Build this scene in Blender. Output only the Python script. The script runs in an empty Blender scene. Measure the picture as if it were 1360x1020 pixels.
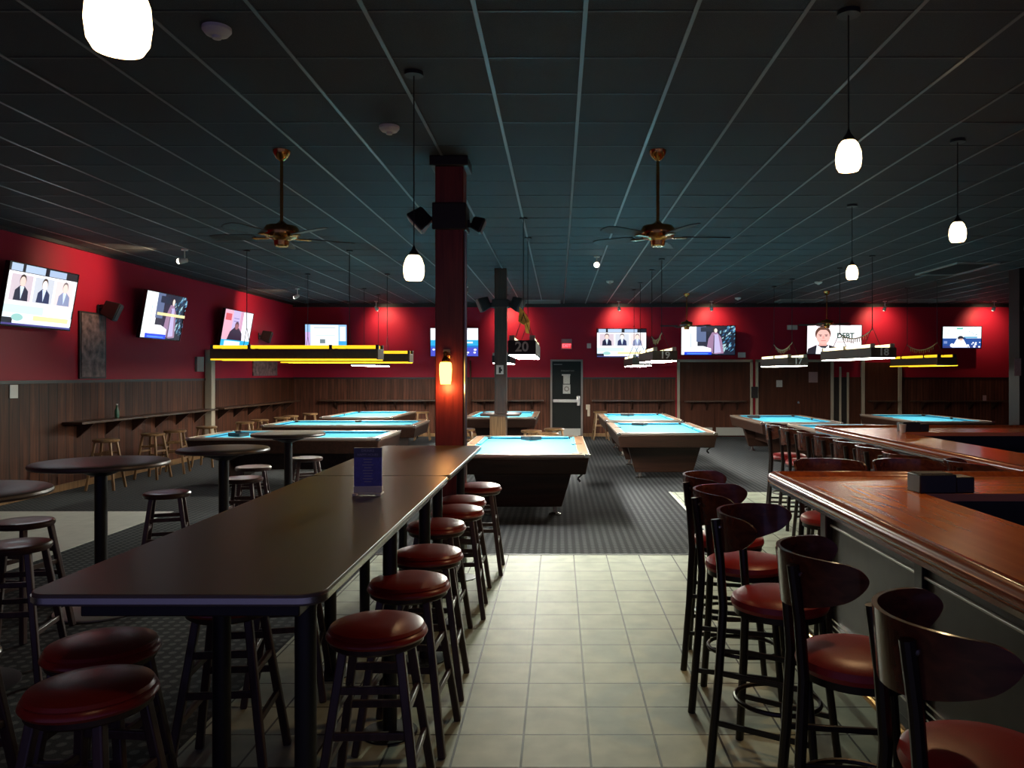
import bpy, math, random
from mathutils import Vector, Matrix
random.seed(7)
S = bpy.context.scene
COL = S.collection
PI = math.pi
CAMZ = 1.70
F = 1050.0
CEIL = 3.63
YB = 21.6            # back wall
XL = -7.25           # left wall
XR = 12.8

def wx(px, Y): return (px - 742.0) * Y / F
def wz(py, Y): return CAMZ - (py - 497.0) * Y / F

# ------------------------------------------------------------------ materials
def nmat(name):
    m = bpy.data.materials.new(name); m.use_nodes = True
    nt = m.node_tree; b = nt.nodes['Principled BSDF']
    return m, nt, b

def mat(name, col, rough=.5, metal=0., spec=.5, emit=None, es=0., coat=0., bump=0., bscale=40., var=0.):
    m, nt, b = nmat(name)
    b.inputs['Base Color'].default_value = (*col, 1)
    b.inputs['Roughness'].default_value = rough
    b.inputs['Metallic'].default_value = metal
    b.inputs['Specular IOR Level'].default_value = spec
    b.inputs['Coat Weight'].default_value = coat
    b.inputs['Coat Roughness'].default_value = .12
    if emit:
        b.inputs['Emission Color'].default_value = (*emit, 1)
        b.inputs['Emission Strength'].default_value = es
    if bump or var:
        tc = nt.nodes.new('ShaderNodeTexCoord')
        n = nt.nodes.new('ShaderNodeTexNoise'); n.inputs['Scale'].default_value = bscale
        n.inputs['Detail'].default_value = 3
        nt.links.new(tc.outputs['Object'], n.inputs['Vector'])
        if bump:
            bp = nt.nodes.new('ShaderNodeBump'); bp.inputs['Strength'].default_value = bump
            bp.inputs['Distance'].default_value = .01
            nt.links.new(n.outputs['Fac'], bp.inputs['Height']); nt.links.new(bp.outputs['Normal'], b.inputs['Normal'])
        if var:
            r = nt.nodes.new('ShaderNodeValToRGB')
            r.color_ramp.elements[0].color = (*[c * (1 - var) for c in col], 1); r.color_ramp.elements[0].position = .3
            r.color_ramp.elements[1].color = (*[min(1, c * (1 + var)) for c in col], 1); r.color_ramp.elements[1].position = .7
            nt.links.new(n.outputs['Fac'], r.inputs['Fac']); nt.links.new(r.outputs['Color'], b.inputs['Base Color'])
    return m

def wood(name, c0, c1, axis='X', rough=.4, scale=6., coat=0., plank=0., paxis='Y', gdepth=.35, pvar=.35, spec=.5):
    """streaky wood along axis, optional boards of width plank across paxis"""
    m, nt, b = nmat(name)
    N, L = nt.nodes, nt.links
    tc = N.new('ShaderNodeTexCoord'); mp = N.new('ShaderNodeMapping')
    s = {'X': (.06, 1, 1), 'Y': (1, .06, 1), 'Z': (1, 1, .06)}[axis]
    mp.inputs['Scale'].default_value = [v * scale for v in s]
    L.new(tc.outputs['Object'], mp.inputs['Vector'])
    n = N.new('ShaderNodeTexNoise'); n.inputs['Scale'].default_value = 4; n.inputs['Detail'].default_value = 6
    n.inputs['Distortion'].default_value = .6
    L.new(mp.outputs['Vector'], n.inputs['Vector'])
    r = N.new('ShaderNodeValToRGB')
    r.color_ramp.elements[0].color = (*c0, 1); r.color_ramp.elements[0].position = .32
    r.color_ramp.elements[1].color = (*c1, 1); r.color_ramp.elements[1].position = .70
    L.new(n.outputs['Fac'], r.inputs['Fac'])
    out = r.outputs['Color']
    if plank:
        sp = N.new('ShaderNodeSeparateXYZ'); L.new(tc.outputs['Object'], sp.inputs['Vector'])
        d = N.new('ShaderNodeMath'); d.operation = 'DIVIDE'; d.inputs[1].default_value = plank
        L.new(sp.outputs[paxis], d.inputs[0])
        fl = N.new('ShaderNodeMath'); fl.operation = 'FLOOR'; L.new(d.outputs[0], fl.inputs[0])
        wn = N.new('ShaderNodeTexWhiteNoise'); wn.noise_dimensions = '1D'; L.new(fl.outputs[0], wn.inputs['W'])
        mr = N.new('ShaderNodeMapRange'); mr.inputs['To Min'].default_value = 1 - pvar; mr.inputs['To Max'].default_value = 1 + pvar
        L.new(wn.outputs['Value'], mr.inputs['Value'])
        fr = N.new('ShaderNodeMath'); fr.operation = 'FRACT'; L.new(d.outputs[0], fr.inputs[0])
        g = N.new('ShaderNodeMath'); g.operation = 'PINGPONG'; g.inputs[1].default_value = .5; L.new(fr.outputs[0], g.inputs[0])
        gr = N.new('ShaderNodeMapRange'); gr.inputs['From Min'].default_value = .02; gr.inputs['From Max'].default_value = .10
        gr.inputs['To Min'].default_value = gdepth; gr.inputs['To Max'].default_value = 1
        L.new(g.outputs[0], gr.inputs['Value'])
        mu = N.new('ShaderNodeMath'); mu.operation = 'MULTIPLY'; L.new(mr.outputs[0], mu.inputs[0]); L.new(gr.outputs[0], mu.inputs[1])
        vm = N.new('ShaderNodeVectorMath'); vm.operation = 'SCALE'; L.new(out, vm.inputs[0]); L.new(mu.outputs[0], vm.inputs['Scale'])
        out = vm.outputs['Vector']
        bp = N.new('ShaderNodeBump'); bp.inputs['Strength'].default_value = .5; bp.inputs['Distance'].default_value = .006
        L.new(gr.outputs[0], bp.inputs['Height']); L.new(bp.outputs['Normal'], b.inputs['Normal'])
    L.new(out, b.inputs['Base Color'])
    b.inputs['Roughness'].default_value = rough; b.inputs['Specular IOR Level'].default_value = spec
    b.inputs['Coat Weight'].default_value = coat; b.inputs['Coat Roughness'].default_value = .1
    return m

def brick_mat(name, c1, c2, mortar, w, h, ms, off=(0, 0, 0), rough=.4, spec=.5, bump=.4, nvar=.25, nscale=6.):
    m, nt, b = nmat(name); N, L = nt.nodes, nt.links
    tc = N.new('ShaderNodeTexCoord'); mp = N.new('ShaderNodeMapping'); mp.inputs['Location'].default_value = off
    L.new(tc.outputs['Object'], mp.inputs['Vector'])
    br = N.new('ShaderNodeTexBrick'); br.offset = 0; br.squash = 1
    br.inputs['Scale'].default_value = 1; br.inputs['Brick Width'].default_value = w; br.inputs['Row Height'].default_value = h
    br.inputs['Mortar Size'].default_value = ms; br.inputs['Mortar Smooth'].default_value = .1
    br.inputs['Color1'].default_value = (*c1, 1); br.inputs['Color2'].default_value = (*c2, 1); br.inputs['Mortar'].default_value = (*mortar, 1)
    L.new(mp.outputs['Vector'], br.inputs['Vector'])
    n = N.new('ShaderNodeTexNoise'); n.inputs['Scale'].default_value = nscale; n.inputs['Detail'].default_value = 5
    L.new(tc.outputs['Object'], n.inputs['Vector'])
    mr = N.new('ShaderNodeMapRange'); mr.inputs['From Min'].default_value = .3; mr.inputs['From Max'].default_value = .7
    mr.inputs['To Min'].default_value = 1 - nvar; mr.inputs['To Max'].default_value = 1 + nvar * .6
    L.new(n.outputs['Fac'], mr.inputs['Value'])
    vm = N.new('ShaderNodeVectorMath'); vm.operation = 'SCALE'; L.new(br.outputs['Color'], vm.inputs[0]); L.new(mr.outputs[0], vm.inputs['Scale'])
    L.new(vm.outputs['Vector'], b.inputs['Base Color'])
    bp = N.new('ShaderNodeBump'); bp.inputs['Strength'].default_value = bump; bp.inputs['Distance'].default_value = .004; bp.invert = True
    L.new(br.outputs['Fac'], bp.inputs['Height']); L.new(bp.outputs['Normal'], b.inputs['Normal'])
    b.inputs['Roughness'].default_value = rough; b.inputs['Specular IOR Level'].default_value = spec
    return m

def carpet_mat(name, dark, light, pitch):
    m, nt, b = nmat(name); N, L = nt.nodes, nt.links
    tc = N.new('ShaderNodeTexCoord')
    sc = N.new('ShaderNodeVectorMath'); sc.operation = 'SCALE'; sc.inputs['Scale'].default_value = 1 / pitch
    L.new(tc.outputs['Object'], sc.inputs[0])
    fr = N.new('ShaderNodeVectorMath'); fr.operation = 'FRACTION'; L.new(sc.outputs[0], fr.inputs[0])
    mul = N.new('ShaderNodeVectorMath'); mul.operation = 'MULTIPLY'; mul.inputs[1].default_value = (1, 1, 0); L.new(fr.outputs[0], mul.inputs[0])
    ds = N.new('ShaderNodeVectorMath'); ds.operation = 'DISTANCE'; ds.inputs[1].default_value = (.5, .5, 0); L.new(mul.outputs[0], ds.inputs[0])
    mr = N.new('ShaderNodeMapRange'); mr.inputs['From Min'].default_value = .24; mr.inputs['From Max'].default_value = .34
    mr.inputs['To Min'].default_value = 1; mr.inputs['To Max'].default_value = 0
    L.new(ds.outputs['Value'], mr.inputs['Value'])
    n = N.new('ShaderNodeTexNoise'); n.inputs['Scale'].default_value = 160; n.inputs['Detail'].default_value = 2
    L.new(tc.outputs['Object'], n.inputs['Vector'])
    mx = N.new('ShaderNodeMix'); mx.data_type = 'RGBA'
    mx.inputs[6].default_value = (*dark, 1); mx.inputs[7].default_value = (*light, 1)
    L.new(mr.outputs[0], mx.inputs[0])
    vm = N.new('ShaderNodeVectorMath'); vm.operation = 'SCALE'
    ad = N.new('ShaderNodeMath'); ad.operation = 'ADD'; ad.inputs[1].default_value = .5; L.new(n.outputs['Fac'], ad.inputs[0])
    L.new(mx.outputs[2], vm.inputs[0]); L.new(ad.outputs[0], vm.inputs['Scale'])
    L.new(vm.outputs[0], b.inputs['Base Color'])
    b.inputs['Roughness'].default_value = .95; b.inputs['Specular IOR Level'].default_value = .1
    bp = N.new('ShaderNodeBump'); bp.inputs['Strength'].default_value = .5; bp.inputs['Distance'].default_value = .004
    L.new(n.outputs['Fac'], bp.inputs['Height']); L.new(bp.outputs['Normal'], b.inputs['Normal'])
    return m

def screen_mat():
    m, nt, b = nmat('screen_picture')
    a = nt.nodes.new('ShaderNodeVertexColor'); a.layer_name = 'Col'
    b.inputs['Base Color'].default_value = (.01, .01, .01, 1); b.inputs['Roughness'].default_value = .3
    nt.links.new(a.outputs['Color'], b.inputs['Emission Color']); b.inputs['Emission Strength'].default_value = 1.35
    return m

M = {}
M['tile'] = brick_mat('beige_floor_tile', (.44, .485, .365), (.405, .445, .335), (.035, .035, .025), .306, .31, .0055, (.471, -.008, 0), rough=.55, spec=.3)
M['paletile'] = brick_mat('pale_floor_tile', (.60, .60, .54), (.57, .57, .51), (.45, .45, .40), .306, .306, .003, rough=.4, nvar=.1)
M['carpet'] = carpet_mat('patterned_carpet', (.040, .043, .047), (.105, .11, .11), .075)
M['ceil'] = mat('black_ceiling_tile', (.042, .046, .048), .8, bump=.6, bscale=160, var=.2)
M['tee'] = mat('ceiling_tee', (.17, .185, .185), .35, metal=.35)
M['tee2'] = mat('ceiling_cross_tee', (.03, .032, .034), .5)
M['red'] = mat('red_wall_paint', (.39, .012, .032), .5, spec=.15, bump=.08, bscale=120, var=.06)
M['wains'] = wood('beadboard_wainscot', (.066, .021, .011), (.140, .047, .025), 'Z', .55, 6, spec=.2, plank=.085, paxis='X', pvar=.3, gdepth=.3)
M['wainsL'] = wood('plank_wainscot', (.044, .014, .007), (.110, .036, .016), 'Z', .55, 5, spec=.2, plank=.20, paxis='Y', pvar=.35, gdepth=.4)
M['darkwood'] = wood('dark_stained_wood', (.022, .009, .006), (.055, .022, .013), 'Z', .35, 8, coat=.2)
M['stoolwood'] = wood('dark_stool_wood', (.040, .022, .020), (.075, .042, .038), 'Z', .38, 9, coat=.2)
M['honey'] = wood('honey_oak_wood', (.16, .085, .035), (.33, .19, .085), 'Z', .35, 9, coat=.3)
M['seatwood'] = wood('dark_seat_wood', (.045, .022, .018), (.085, .042, .034), 'X', .28, 9, coat=.4)
M['honeyseat'] = wood('honey_seat_wood', (.16, .085, .035), (.33, .19, .085), 'X', .3, 9, coat=.4)
M['doorwood'] = wood('door_panel_wood', (.060, .017, .009), (.105, .032, .015), 'Z', .55, 4, spec=.2)
M['shelfwood'] = wood('shelf_wood', (.050, .024, .014), (.10, .050, .028), 'X', .35, 6)
M['pillar'] = wood('red_stained_pillar_wood', (.15, .018, .016), (.27, .036, .028), 'Z', .42, 7)
M['pillar2'] = wood('brown_pillar_wood', (.034, .013, .008), (.078, .032, .018), 'Z', .5, 7)
M['table'] = mat('black_laminate', (.085, .066, .055), .34, spec=.5, bump=.05, bscale=300, var=.15)
M['black'] = mat('black_paint', (.008, .008, .010), .42)
M['blackplastic'] = mat('black_plastic', (.012, .012, .013), .45)
M['chrome'] = mat('brushed_metal', (.62, .61, .58), .25, metal=1)
M['steel'] = mat('stainless_plate', (.50, .50, .46), .4, metal=.6)
M['brass'] = mat('polished_brass', (.60, .32, .10), .22, metal=1)
M['vinyl'] = mat('red_vinyl', (.27, .021, .013), .28, spec=.55, bump=.06, bscale=220, var=.12)
M['vinylb'] = mat('crimson_vinyl', (.34, .020, .022), .36, spec=.5, bump=.06, bscale=220, var=.1)
M['chairmetal'] = mat('dark_brown_frame', (.014, .008, .007), .3, metal=.0, spec=.5)
M['chairback'] = wood('mahogany_plywood', (.055, .014, .008), (.12, .032, .016), 'X', .22, 7, coat=.6)
M['cloth'] = mat('blue_billiard_cloth', (.070, .42, .62), .9, spec=.10, bump=.05, bscale=500, var=.04)
M['railwood'] = wood('pool_rail_laminate', (.15, .080, .042), (.26, .145, .075), 'Y', .36, 5, coat=.15)
M['railtrim'] = mat('pool_rail_edge_metal', (.60, .55, .48), .3, metal=.7)
M['apron'] = wood('pool_cabinet_wood', (.020, .008, .005), (.046, .018, .010), 'X', .42, 5, coat=.05, spec=.3)
M['barTop'] = wood('glossy_bar_wood', (.46, .105, .018), (.58, .15, .026), 'Y', .26, 4, coat=.25)
M['barTopX'] = wood('glossy_bar_wood_arm', (.50, .13, .020), (.62, .18, .030), 'X', .26, 5, coat=.25)
M['barRail'] = wood('glossy_bar_rail_wood', (.24, .045, .010), (.38, .085, .018), 'Y', .22, 6, coat=.4)
M['barFront'] = mat('bar_front_panel', (.040, .040, .036), .42, var=.2, bscale=10)
M['hood'] = mat('lamp_hood_wood', (.075, .040, .022), .5, var=.2, bscale=20)
M['hoodblack'] = mat('lamp_hood_black', (.018, .014, .014), .5)
M['lampwhite'] = mat('white_lamp_diffuser', (.8, .8, .75), .5, emit=(1., .97, .87), es=62)
M['lampbright'] = mat('bright_lamp_diffuser', (.8, .8, .75), .5, emit=(1., .98, .88), es=135)
M['lampwarm'] = mat('warm_lamp_diffuser', (.8, .75, .6), .5, emit=(1., .95, .82), es=34)
M['lampcool'] = mat('dim_lamp_diffuser', (.8, .75, .6), .5, emit=(1., .94, .80), es=17)
M['tubeyellow'] = mat('yellow_tube_sleeve', (.8, .55, .02), .4, emit=(1., .60, .02), es=1.3)
M['tubewhite'] = mat('pale_tube', (.8, .75, .6), .4, emit=(1., .84, .48), es=2.2)
M['white'] = mat('white_plastic', (.72, .70, .66), .45)
M['paper'] = mat('printed_paper', (.62, .60, .56), .7, var=.25, bscale=90)
M['pinkpaper'] = mat('faded_pink_paper', (.42, .26, .26), .7, var=.15, bscale=60)
M['ink'] = mat('black_ink', (.015, .015, .015), .6)
M['number'] = mat('white_number_paint', (.85, .82, .76), .5)
M['tan'] = mat('cream_frame_paint', (.50, .43, .32), .42)
M['grey'] = mat('grey_frame_paint', (.28, .24, .22), .45)
M['doorblack'] = mat('black_steel_door', (.007, .009, .009), .6, spec=.25, bump=.05)
M['exitred'] = mat('exit_letters_glow', (.9, .1, .1), .4, emit=(1., .10, .13), es=2.6)
M['exitbox'] = mat('exit_sign_housing', (.45, .20, .20), .5)
M['exitglow'] = mat('exit_sign_face', (.7, .1, .1), .5, emit=(1., .04, .06), es=.55)
M['shade'] = mat('glowing_glass_shade', (.9, .7, .5), .3, emit=(1., .74, .42), es=5.5)
M['sconce'] = mat('glowing_amber_glass', (.9, .6, .2), .3, emit=(1., .55, .12), es=5.)
M['spotface'] = mat('spotlight_lens', (.9, .9, .8), .3, emit=(1., .86, .68), es=9)
M['blade'] = mat('dark_fan_blade', (.028, .024, .022), .5, var=.2)
M['bladepale'] = mat('pale_fan_blade', (.11, .10, .085), .45, var=.2)
M['cord'] = mat('black_cord', (.006, .006, .006), .5)
M['yellowcloth'] = mat('yellow_paper_pennant', (.85, .55, .15), .7, var=.2, bscale=20)
M['fringe'] = mat('pale_fringe', (.40, .33, .22), .7)
M['poster'] = mat('weathered_poster_print', (.17, .10, .095), .6, var=.75, bscale=9)
M['bluecard'] = mat('blue_menu_print', (.13, .14, .52), .35, var=.15, bscale=60)
M['bluecardhead'] = mat('navy_menu_header', (.10, .11, .20), .35)
M['menutext'] = mat('pale_menu_lettering', (.42, .42, .55), .5)
M['greenglass'] = mat('green_bottle_glass', (.03, .12, .06), .15)
M['cream'] = mat('cream_plastic', (.66, .54, .42), .5)
M['vent'] = mat('grey_vent_metal', (.30, .30, .28), .5)
M['bluepipe'] = mat('bluegrey_conduit', (.42, .44, .44), .3, metal=.8)
M['bezel'] = mat('glossy_black_bezel', (.008, .008, .01), .25)
M['screen'] = screen_mat()
M['dark'] = mat('dark_trim', (.016, .010, .010), .5)
M['recess_shade'] = mat('painted_recess_shade', (.02, .014, .012), .7)  # near-black colour paints in the shade of openings

# ------------------------------------------------------------------ mesh builder
class MB:
    def __init__(self): self.v = []; self.f = []; self.m = []; self.cols = None
    def _add(self, vs, fs, mi=0):
        o = len(self.v); self.v += [tuple(p) for p in vs]
        for f in fs: self.f.append([i + o for i in f]); self.m.append(mi)
        return self
    def box(self, x0, x1, y0, y1, z0, z1, mi=0):
        vs = [(x0, y0, z0), (x1, y0, z0), (x1, y1, z0), (x0, y1, z0), (x0, y0, z1), (x1, y0, z1), (x1, y1, z1), (x0, y1, z1)]
        return self._add(vs, [(0, 3, 2, 1), (4, 5, 6, 7), (0, 1, 5, 4), (1, 2, 6, 5), (2, 3, 7, 6), (3, 0, 4, 7)], mi)
    def hexa(self, b4, t4, mi=0):
        return self._add(list(b4) + list(t4), [(0, 3, 2, 1), (4, 5, 6, 7), (0, 1, 5, 4), (1, 2, 6, 5), (2, 3, 7, 6), (3, 0, 4, 7)], mi)
    def bar(self, p, q, w, h=None, w2=None, mi=0):
        """square bar from p to q"""
        p, q = Vector(p), Vector(q); h = h or w; k = (w2 / w) if w2 else 1
        d = (q - p).normalized()
        up = Vector((0, 0, 1)) if abs(d.z) < .9 else Vector((0, 1, 0))
        a = d.cross(up).normalized(); b = a.cross(d).normalized()
        c0 = [p + a * sx * w / 2 + b * sy * h / 2 for sx, sy in ((-1, -1), (1, -1), (1, 1), (-1, 1))]
        c1 = [q + a * sx * w / 2 * k + b * sy * h / 2 * k for sx, sy in ((-1, -1), (1, -1), (1, 1), (-1, 1))]
        return self.hexa(c0, c1, mi)
    def cyl(self, p, q, r, r2=None, n=16, mi=0):
        p, q = Vector(p), Vector(q); r2 = r if r2 is None else r2
        d = (q - p).normalized(); up = Vector((0, 0, 1)) if abs(d.z) < .9 else Vector((1, 0, 0))
        a = d.cross(up).normalized(); b = a.cross(d).normalized()
        vs = []
        for c, R in ((p, r), (q, r2)):
            for i in range(n):
                t = 2 * PI * i / n; vs.append(c + a * math.cos(t) * R + b * math.sin(t) * R)
        fs = [(i, (i + 1) % n, n + (i + 1) % n, n + i) for i in range(n)]
        fs += [tuple(reversed(range(n))), tuple(range(n, 2 * n))]
        return self._add(vs, fs, mi)
    def lathe(self, prof, c=(0, 0, 0), n=32, mi=0, cap=True):
        vs = []; k = len(prof)
        for r, z in prof:
            for i in range(n):
                t = 2 * PI * i / n; vs.append((c[0] + r * math.cos(t), c[1] + r * math.sin(t), c[2] + z))
        fs = [(j * n + i, j * n + (i + 1) % n, (j + 1) * n + (i + 1) % n, (j + 1) * n + i) for j in range(k - 1) for i in range(n)]
        if cap: fs += [tuple(reversed(range(n))), tuple(range((k - 1) * n, k * n))]
        return self._add(vs, fs, mi)
    def tube(self, pts, r, n=8, closed=False, mi=0):
        P = [Vector(p) for p in pts]; k = len(P); vs = []
        prev = None
        for i in range(k):
            if closed: d = P[(i + 1) % k] - P[i - 1]
            else: d = P[min(i + 1, k - 1)] - P[max(i - 1, 0)]
            d.normalize()
            if prev is None:
                up = Vector((0, 0, 1)) if abs(d.z) < .9 else Vector((1, 0, 0))
                a = d.cross(up).normalized()
            else:
                a = (prev - d * prev.dot(d)).normalized()
            prev = a; b = a.cross(d)
            for j in range(n):
                t = 2 * PI * j / n; vs.append(P[i] + a * math.cos(t) * r + b * math.sin(t) * r)
        rng = k if closed else k - 1
        fs = [(i * n + j, i * n + (j + 1) % n, ((i + 1) % k) * n + (j + 1) % n, ((i + 1) % k) * n + j) for i in range(rng) for j in range(n)]
        if not closed: fs += [tuple(reversed(range(n))), tuple(range((k - 1) * n, k * n))]
        return self._add(vs, fs, mi)
    def prism(self, poly, z0, z1, mi=0):
        n = len(poly)
        vs = [(x, y, z0) for x, y in poly] + [(x, y, z1) for x, y in poly]
        fs = [tuple(reversed(range(n))), tuple(range(n, 2 * n))] + [(i, (i + 1) % n, n + (i + 1) % n, n + i) for i in range(n)]
        return self._add(vs, fs, mi)
    def sweep(self, path, prof, mi=0):
        """profile (out, z) swept along a flat path; out is to the left of travel"""
        P = [Vector(p) for p in path]; k = len(P); m = len(prof); vs = []
        for i in range(k):
            d0 = (P[i] - P[i - 1]).normalized() if i else (P[1] - P[0]).normalized()
            d1 = (P[i + 1] - P[i]).normalized() if i < k - 1 else d0
            n0 = Vector((-d0.y, d0.x)); n1 = Vector((-d1.y, d1.x))
            nn = (n0 + n1); nn = nn / max(.2, nn.dot(n0)) if nn.length > 1e-6 else n0
            for o, z in prof: vs.append((P[i].x + nn.x * o, P[i].y + nn.y * o, z))
        fs = [(i * m + j, i * m + (j + 1) % m, (i + 1) * m + (j + 1) % m, (i + 1) * m + j) for i in range(k - 1) for j in range(m)]
        fs += [tuple(range(m)), tuple(reversed(range((k - 1) * m, k * m)))]
        return self._add(vs, fs, mi)
    def build(self, name, mats, parent=None, smooth=35, bevel=0., seg=2):
        me = bpy.data.meshes.new(name); me.from_pydata(self.v, [], self.f)
        if not isinstance(mats, (list, tuple)): mats = [mats]
        for x in mats: me.materials.append(x)
        me.polygons.foreach_set('material_index', self.m)
        import bmesh
        bm = bmesh.new(); bm.from_mesh(me); bmesh.ops.recalc_face_normals(bm, faces=bm.faces); bm.to_mesh(me); bm.free()
        if smooth:
            me.polygons.foreach_set('use_smooth', [True] * len(me.polygons)); me.set_sharp_from_angle(angle=math.radians(smooth))
        me.update()
        o = bpy.data.objects.new(name, me); COL.objects.link(o)
        if parent: o.parent = parent
        if bevel:
            b = o.modifiers.new('bevel', 'BEVEL'); b.width = bevel; b.segments = seg; b.limit_method = 'ANGLE'; b.angle_limit = math.radians(40)
        return o

def tag(o, label, cat, group=None, kind=None):
    o['label'] = label; o['category'] = cat
    if group: o['group'] = group
    if kind: o['kind'] = kind
    return o
def struct(o): o['kind'] = 'structure'; return o
def empty(name, loc=(0, 0, 0), rz=0., rx=0.):
    o = bpy.data.objects.new(name, None); COL.objects.link(o); o.location = loc; o.rotation_euler = (rx, 0, rz); o.empty_display_size = .1
    return o
def copy_tree(o, parent=None):
    c = o.copy(); COL.objects.link(c)
    if parent: c.parent = parent
    for ch in list(o.children): copy_tree(ch, c)
    return c
def text_mesh(s, size, depth, name, material, parent, loc, rot=(PI / 2, 0, 0), bold=0.):
    cu = bpy.data.curves.new('lettering', 'FONT'); cu.body = s; cu.size = size; cu.extrude = depth; cu.align_x = 'CENTER'; cu.align_y = 'CENTER'
    cu.offset = bold; cu.resolution_u = 3
    t = bpy.data.objects.new('lettering_source', cu); COL.objects.link(t)
    dg = bpy.context.evaluated_depsgraph_get(); dg.update()
    me = bpy.data.meshes.new_from_object(t.evaluated_get(dg)); bpy.data.objects.remove(t); bpy.data.curves.remove(cu)
    me.materials.clear(); me.materials.append(material)
    o = bpy.data.objects.new(name, me); COL.objects.link(o); o.parent = parent; o.location = loc; o.rotation_euler = rot
    return o
def rrect(x0, x1, y0, y1, r, n=6):
    pts = []
    for cx, cy, a0 in ((x1 - r, y1 - r, 0), (x0 + r, y1 - r, PI / 2), (x0 + r, y0 + r, PI), (x1 - r, y0 + r, 1.5 * PI)):
        for i in range(n + 1):
            t = a0 + PI / 2 * i / n; pts.append((cx + r * math.cos(t), cy + r * math.sin(t)))
    return pts

# ------------------------------------------------------------------ room shell
Y0 = -1.2
floor = struct(MB().box(XL - .1, XR + .1, Y0, YB + .1, -.10, -.004).build('floor', M['carpet'], smooth=0))
def tilefloor(name, poly, m): return struct(MB().prism(poly, -.0045, .0).build(name, m, smooth=0))
tilefloor('floor_tile_aisle', [(-1.72, Y0), (1.61, Y0), (1.61, 7.44), (-1.72, 7.44)], M['tile'])
tilefloor('floor_tile_bar', [(1.61, Y0), (XR, Y0), (XR, 11.4), (1.61, 11.4)], M['tile'])
tilefloor('floor_tile_left', [(XL, 2.0), (-4.77, 2.0), (-4.77, 9.8), (XL, 9.8)], M['paletile'])
struct(MB().box(1.585, 1.615, 7.44, 11.4, 0, .006).build('trim_1', M['steel'], smooth=0))
struct(MB().box(-1.72, 1.61, 7.43, 7.455, 0, .005).build('trim_2', M['dark'], smooth=0))
struct(MB().box(XL - .1, XR + .1, Y0, YB + .1, CEIL, CEIL + .1).build('ceiling', M['ceil'], smooth=0))
g = MB(); x = -.443 - .585 * 11
while x < XR:
    if x > XL: g.box(x - .012, x + .012, Y0, YB, CEIL - .006, CEIL)
    x += .585
struct(g.build('ceiling_grid', M['tee'], smooth=0))
g = MB(); y = 1.1
while y < YB:
    g.box(XL, XR, y - .010, y + .010, CEIL - .004, CEIL); y += .62
struct(g.build('ceiling_cross_grid', M['tee2'], smooth=0))
struct(MB().box(XL - .1, XL, Y0, YB + .1, 0, CEIL).build('wall_left', M['red'], smooth=0))
struct(MB().box(XL, XR, YB, YB + .1, 0, CEIL).build('wall_back', M['red'], smooth=0))
struct(MB().box(XR, XR + .1, Y0, YB + .1, 0, CEIL).build('wall_right', M['red'], smooth=0))
WZ = 1.60
struct(MB().box(XL, XL + .02, Y0, YB, 0, WZ).build('trim_3', M['wainsL'], smooth=0))
struct(MB().box(XL, XL + .035, Y0, YB, WZ - .03, WZ + .015).build('trim_4', M['dark'], smooth=0))
struct(MB().box(XL, XL + .035, Y0, YB, 0, .10).build('baseboard_left', M['honey'], smooth=0))
# wainscot pieces on the back wall
D1 = (wx(731, YB), wx(774, YB))
n = 5
for x0, x1 in ((XL + .02, D1[0]), (D1[1], wx(897, YB)), (wx(1196, YB), XR)):
    struct(MB().box(x0, x1, YB - .02, YB, 0, WZ).build('trim_%d' % n, M['wains'], smooth=0)); n += 1
    struct(MB().box(x0, x1, YB - .035, YB, WZ - .03, WZ + .015).build('trim_%d' % n, M['dark'], smooth=0)); n += 1
struct(MB().box(XL, XR, YB - .05, YB, CEIL - .10, CEIL).build('trim_%d' % n, M['dark'], smooth=0)); n += 1
struct(MB().box(XL, XL + .05, Y0, YB, CEIL - .05, CEIL).build('trim_%d' % n, M['dark'], smooth=0)); n += 1
struct(MB().box(XL + .02, D1[0], YB - .035, YB - .02, 0, .09).build('baseboard_back_left', M['honey'], smooth=0))
struct(MB().box(D1[1], wx(897, YB), YB - .035, YB - .02, 0, .09).build('baseboard_back_right', M['honey'], smooth=0))
# vertical trim strips on back wall behind the first pillar
for px in (612, 617, 625):
    struct(MB().box(wx(px, YB) - .02, wx(px, YB) + .02, YB - .06, YB - .02, 0, 2.08).build('trim_%d' % n, M['doorwood' if px != 617 else 'tan'], bevel=.004)); n += 1

# door 1: black exit door
d = struct(MB().box(D1[0] + .05, D1[1] - .05, YB - .045, YB, .01, 2.05).build('door_1', M['doorblack'], bevel=.004))
MB().box(D1[0], D1[0] + .05, YB - .07, YB, 0, 2.10).box(D1[1] - .05, D1[1], YB - .07, YB, 0, 2.10).box(D1[0], D1[1], YB - .07, YB, 2.05, 2.10).build('door_frame', M['grey'], d, bevel=.005)
MB().box(D1[0] + .06, D1[1] - .06, YB - .055, YB - .045, .03, .22).build('kick_plate', M['steel'], d, bevel=.002)
pb = MB().box(D1[0] + .07, D1[1] - .16, YB - .12, YB - .08, .93, 1.02).box(D1[0] + .08, D1[0] + .12, YB - .08, YB - .045, .94, 1.01).build('push_bar', M['chrome'], d, bevel=.006)
MB().box(D1[1] - .17, D1[1] - .07, YB - .13, YB - .045, .84, 1.12).build('latch_box', M['chrome'], d, bevel=.01)
MB().box(D1[0] + .09, D1[0] + .32, YB - .048, YB - .044, 1.96, 1.975).build('door_label_strip', M['grey'], d, smooth=0)
cx = (D1[0] + D1[1]) / 2
text_mesh('EMERGENCY EXIT', .045, .001, 'door_lettering', M['grey'], d, (cx + .03, YB - .047, 1.79))
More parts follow.
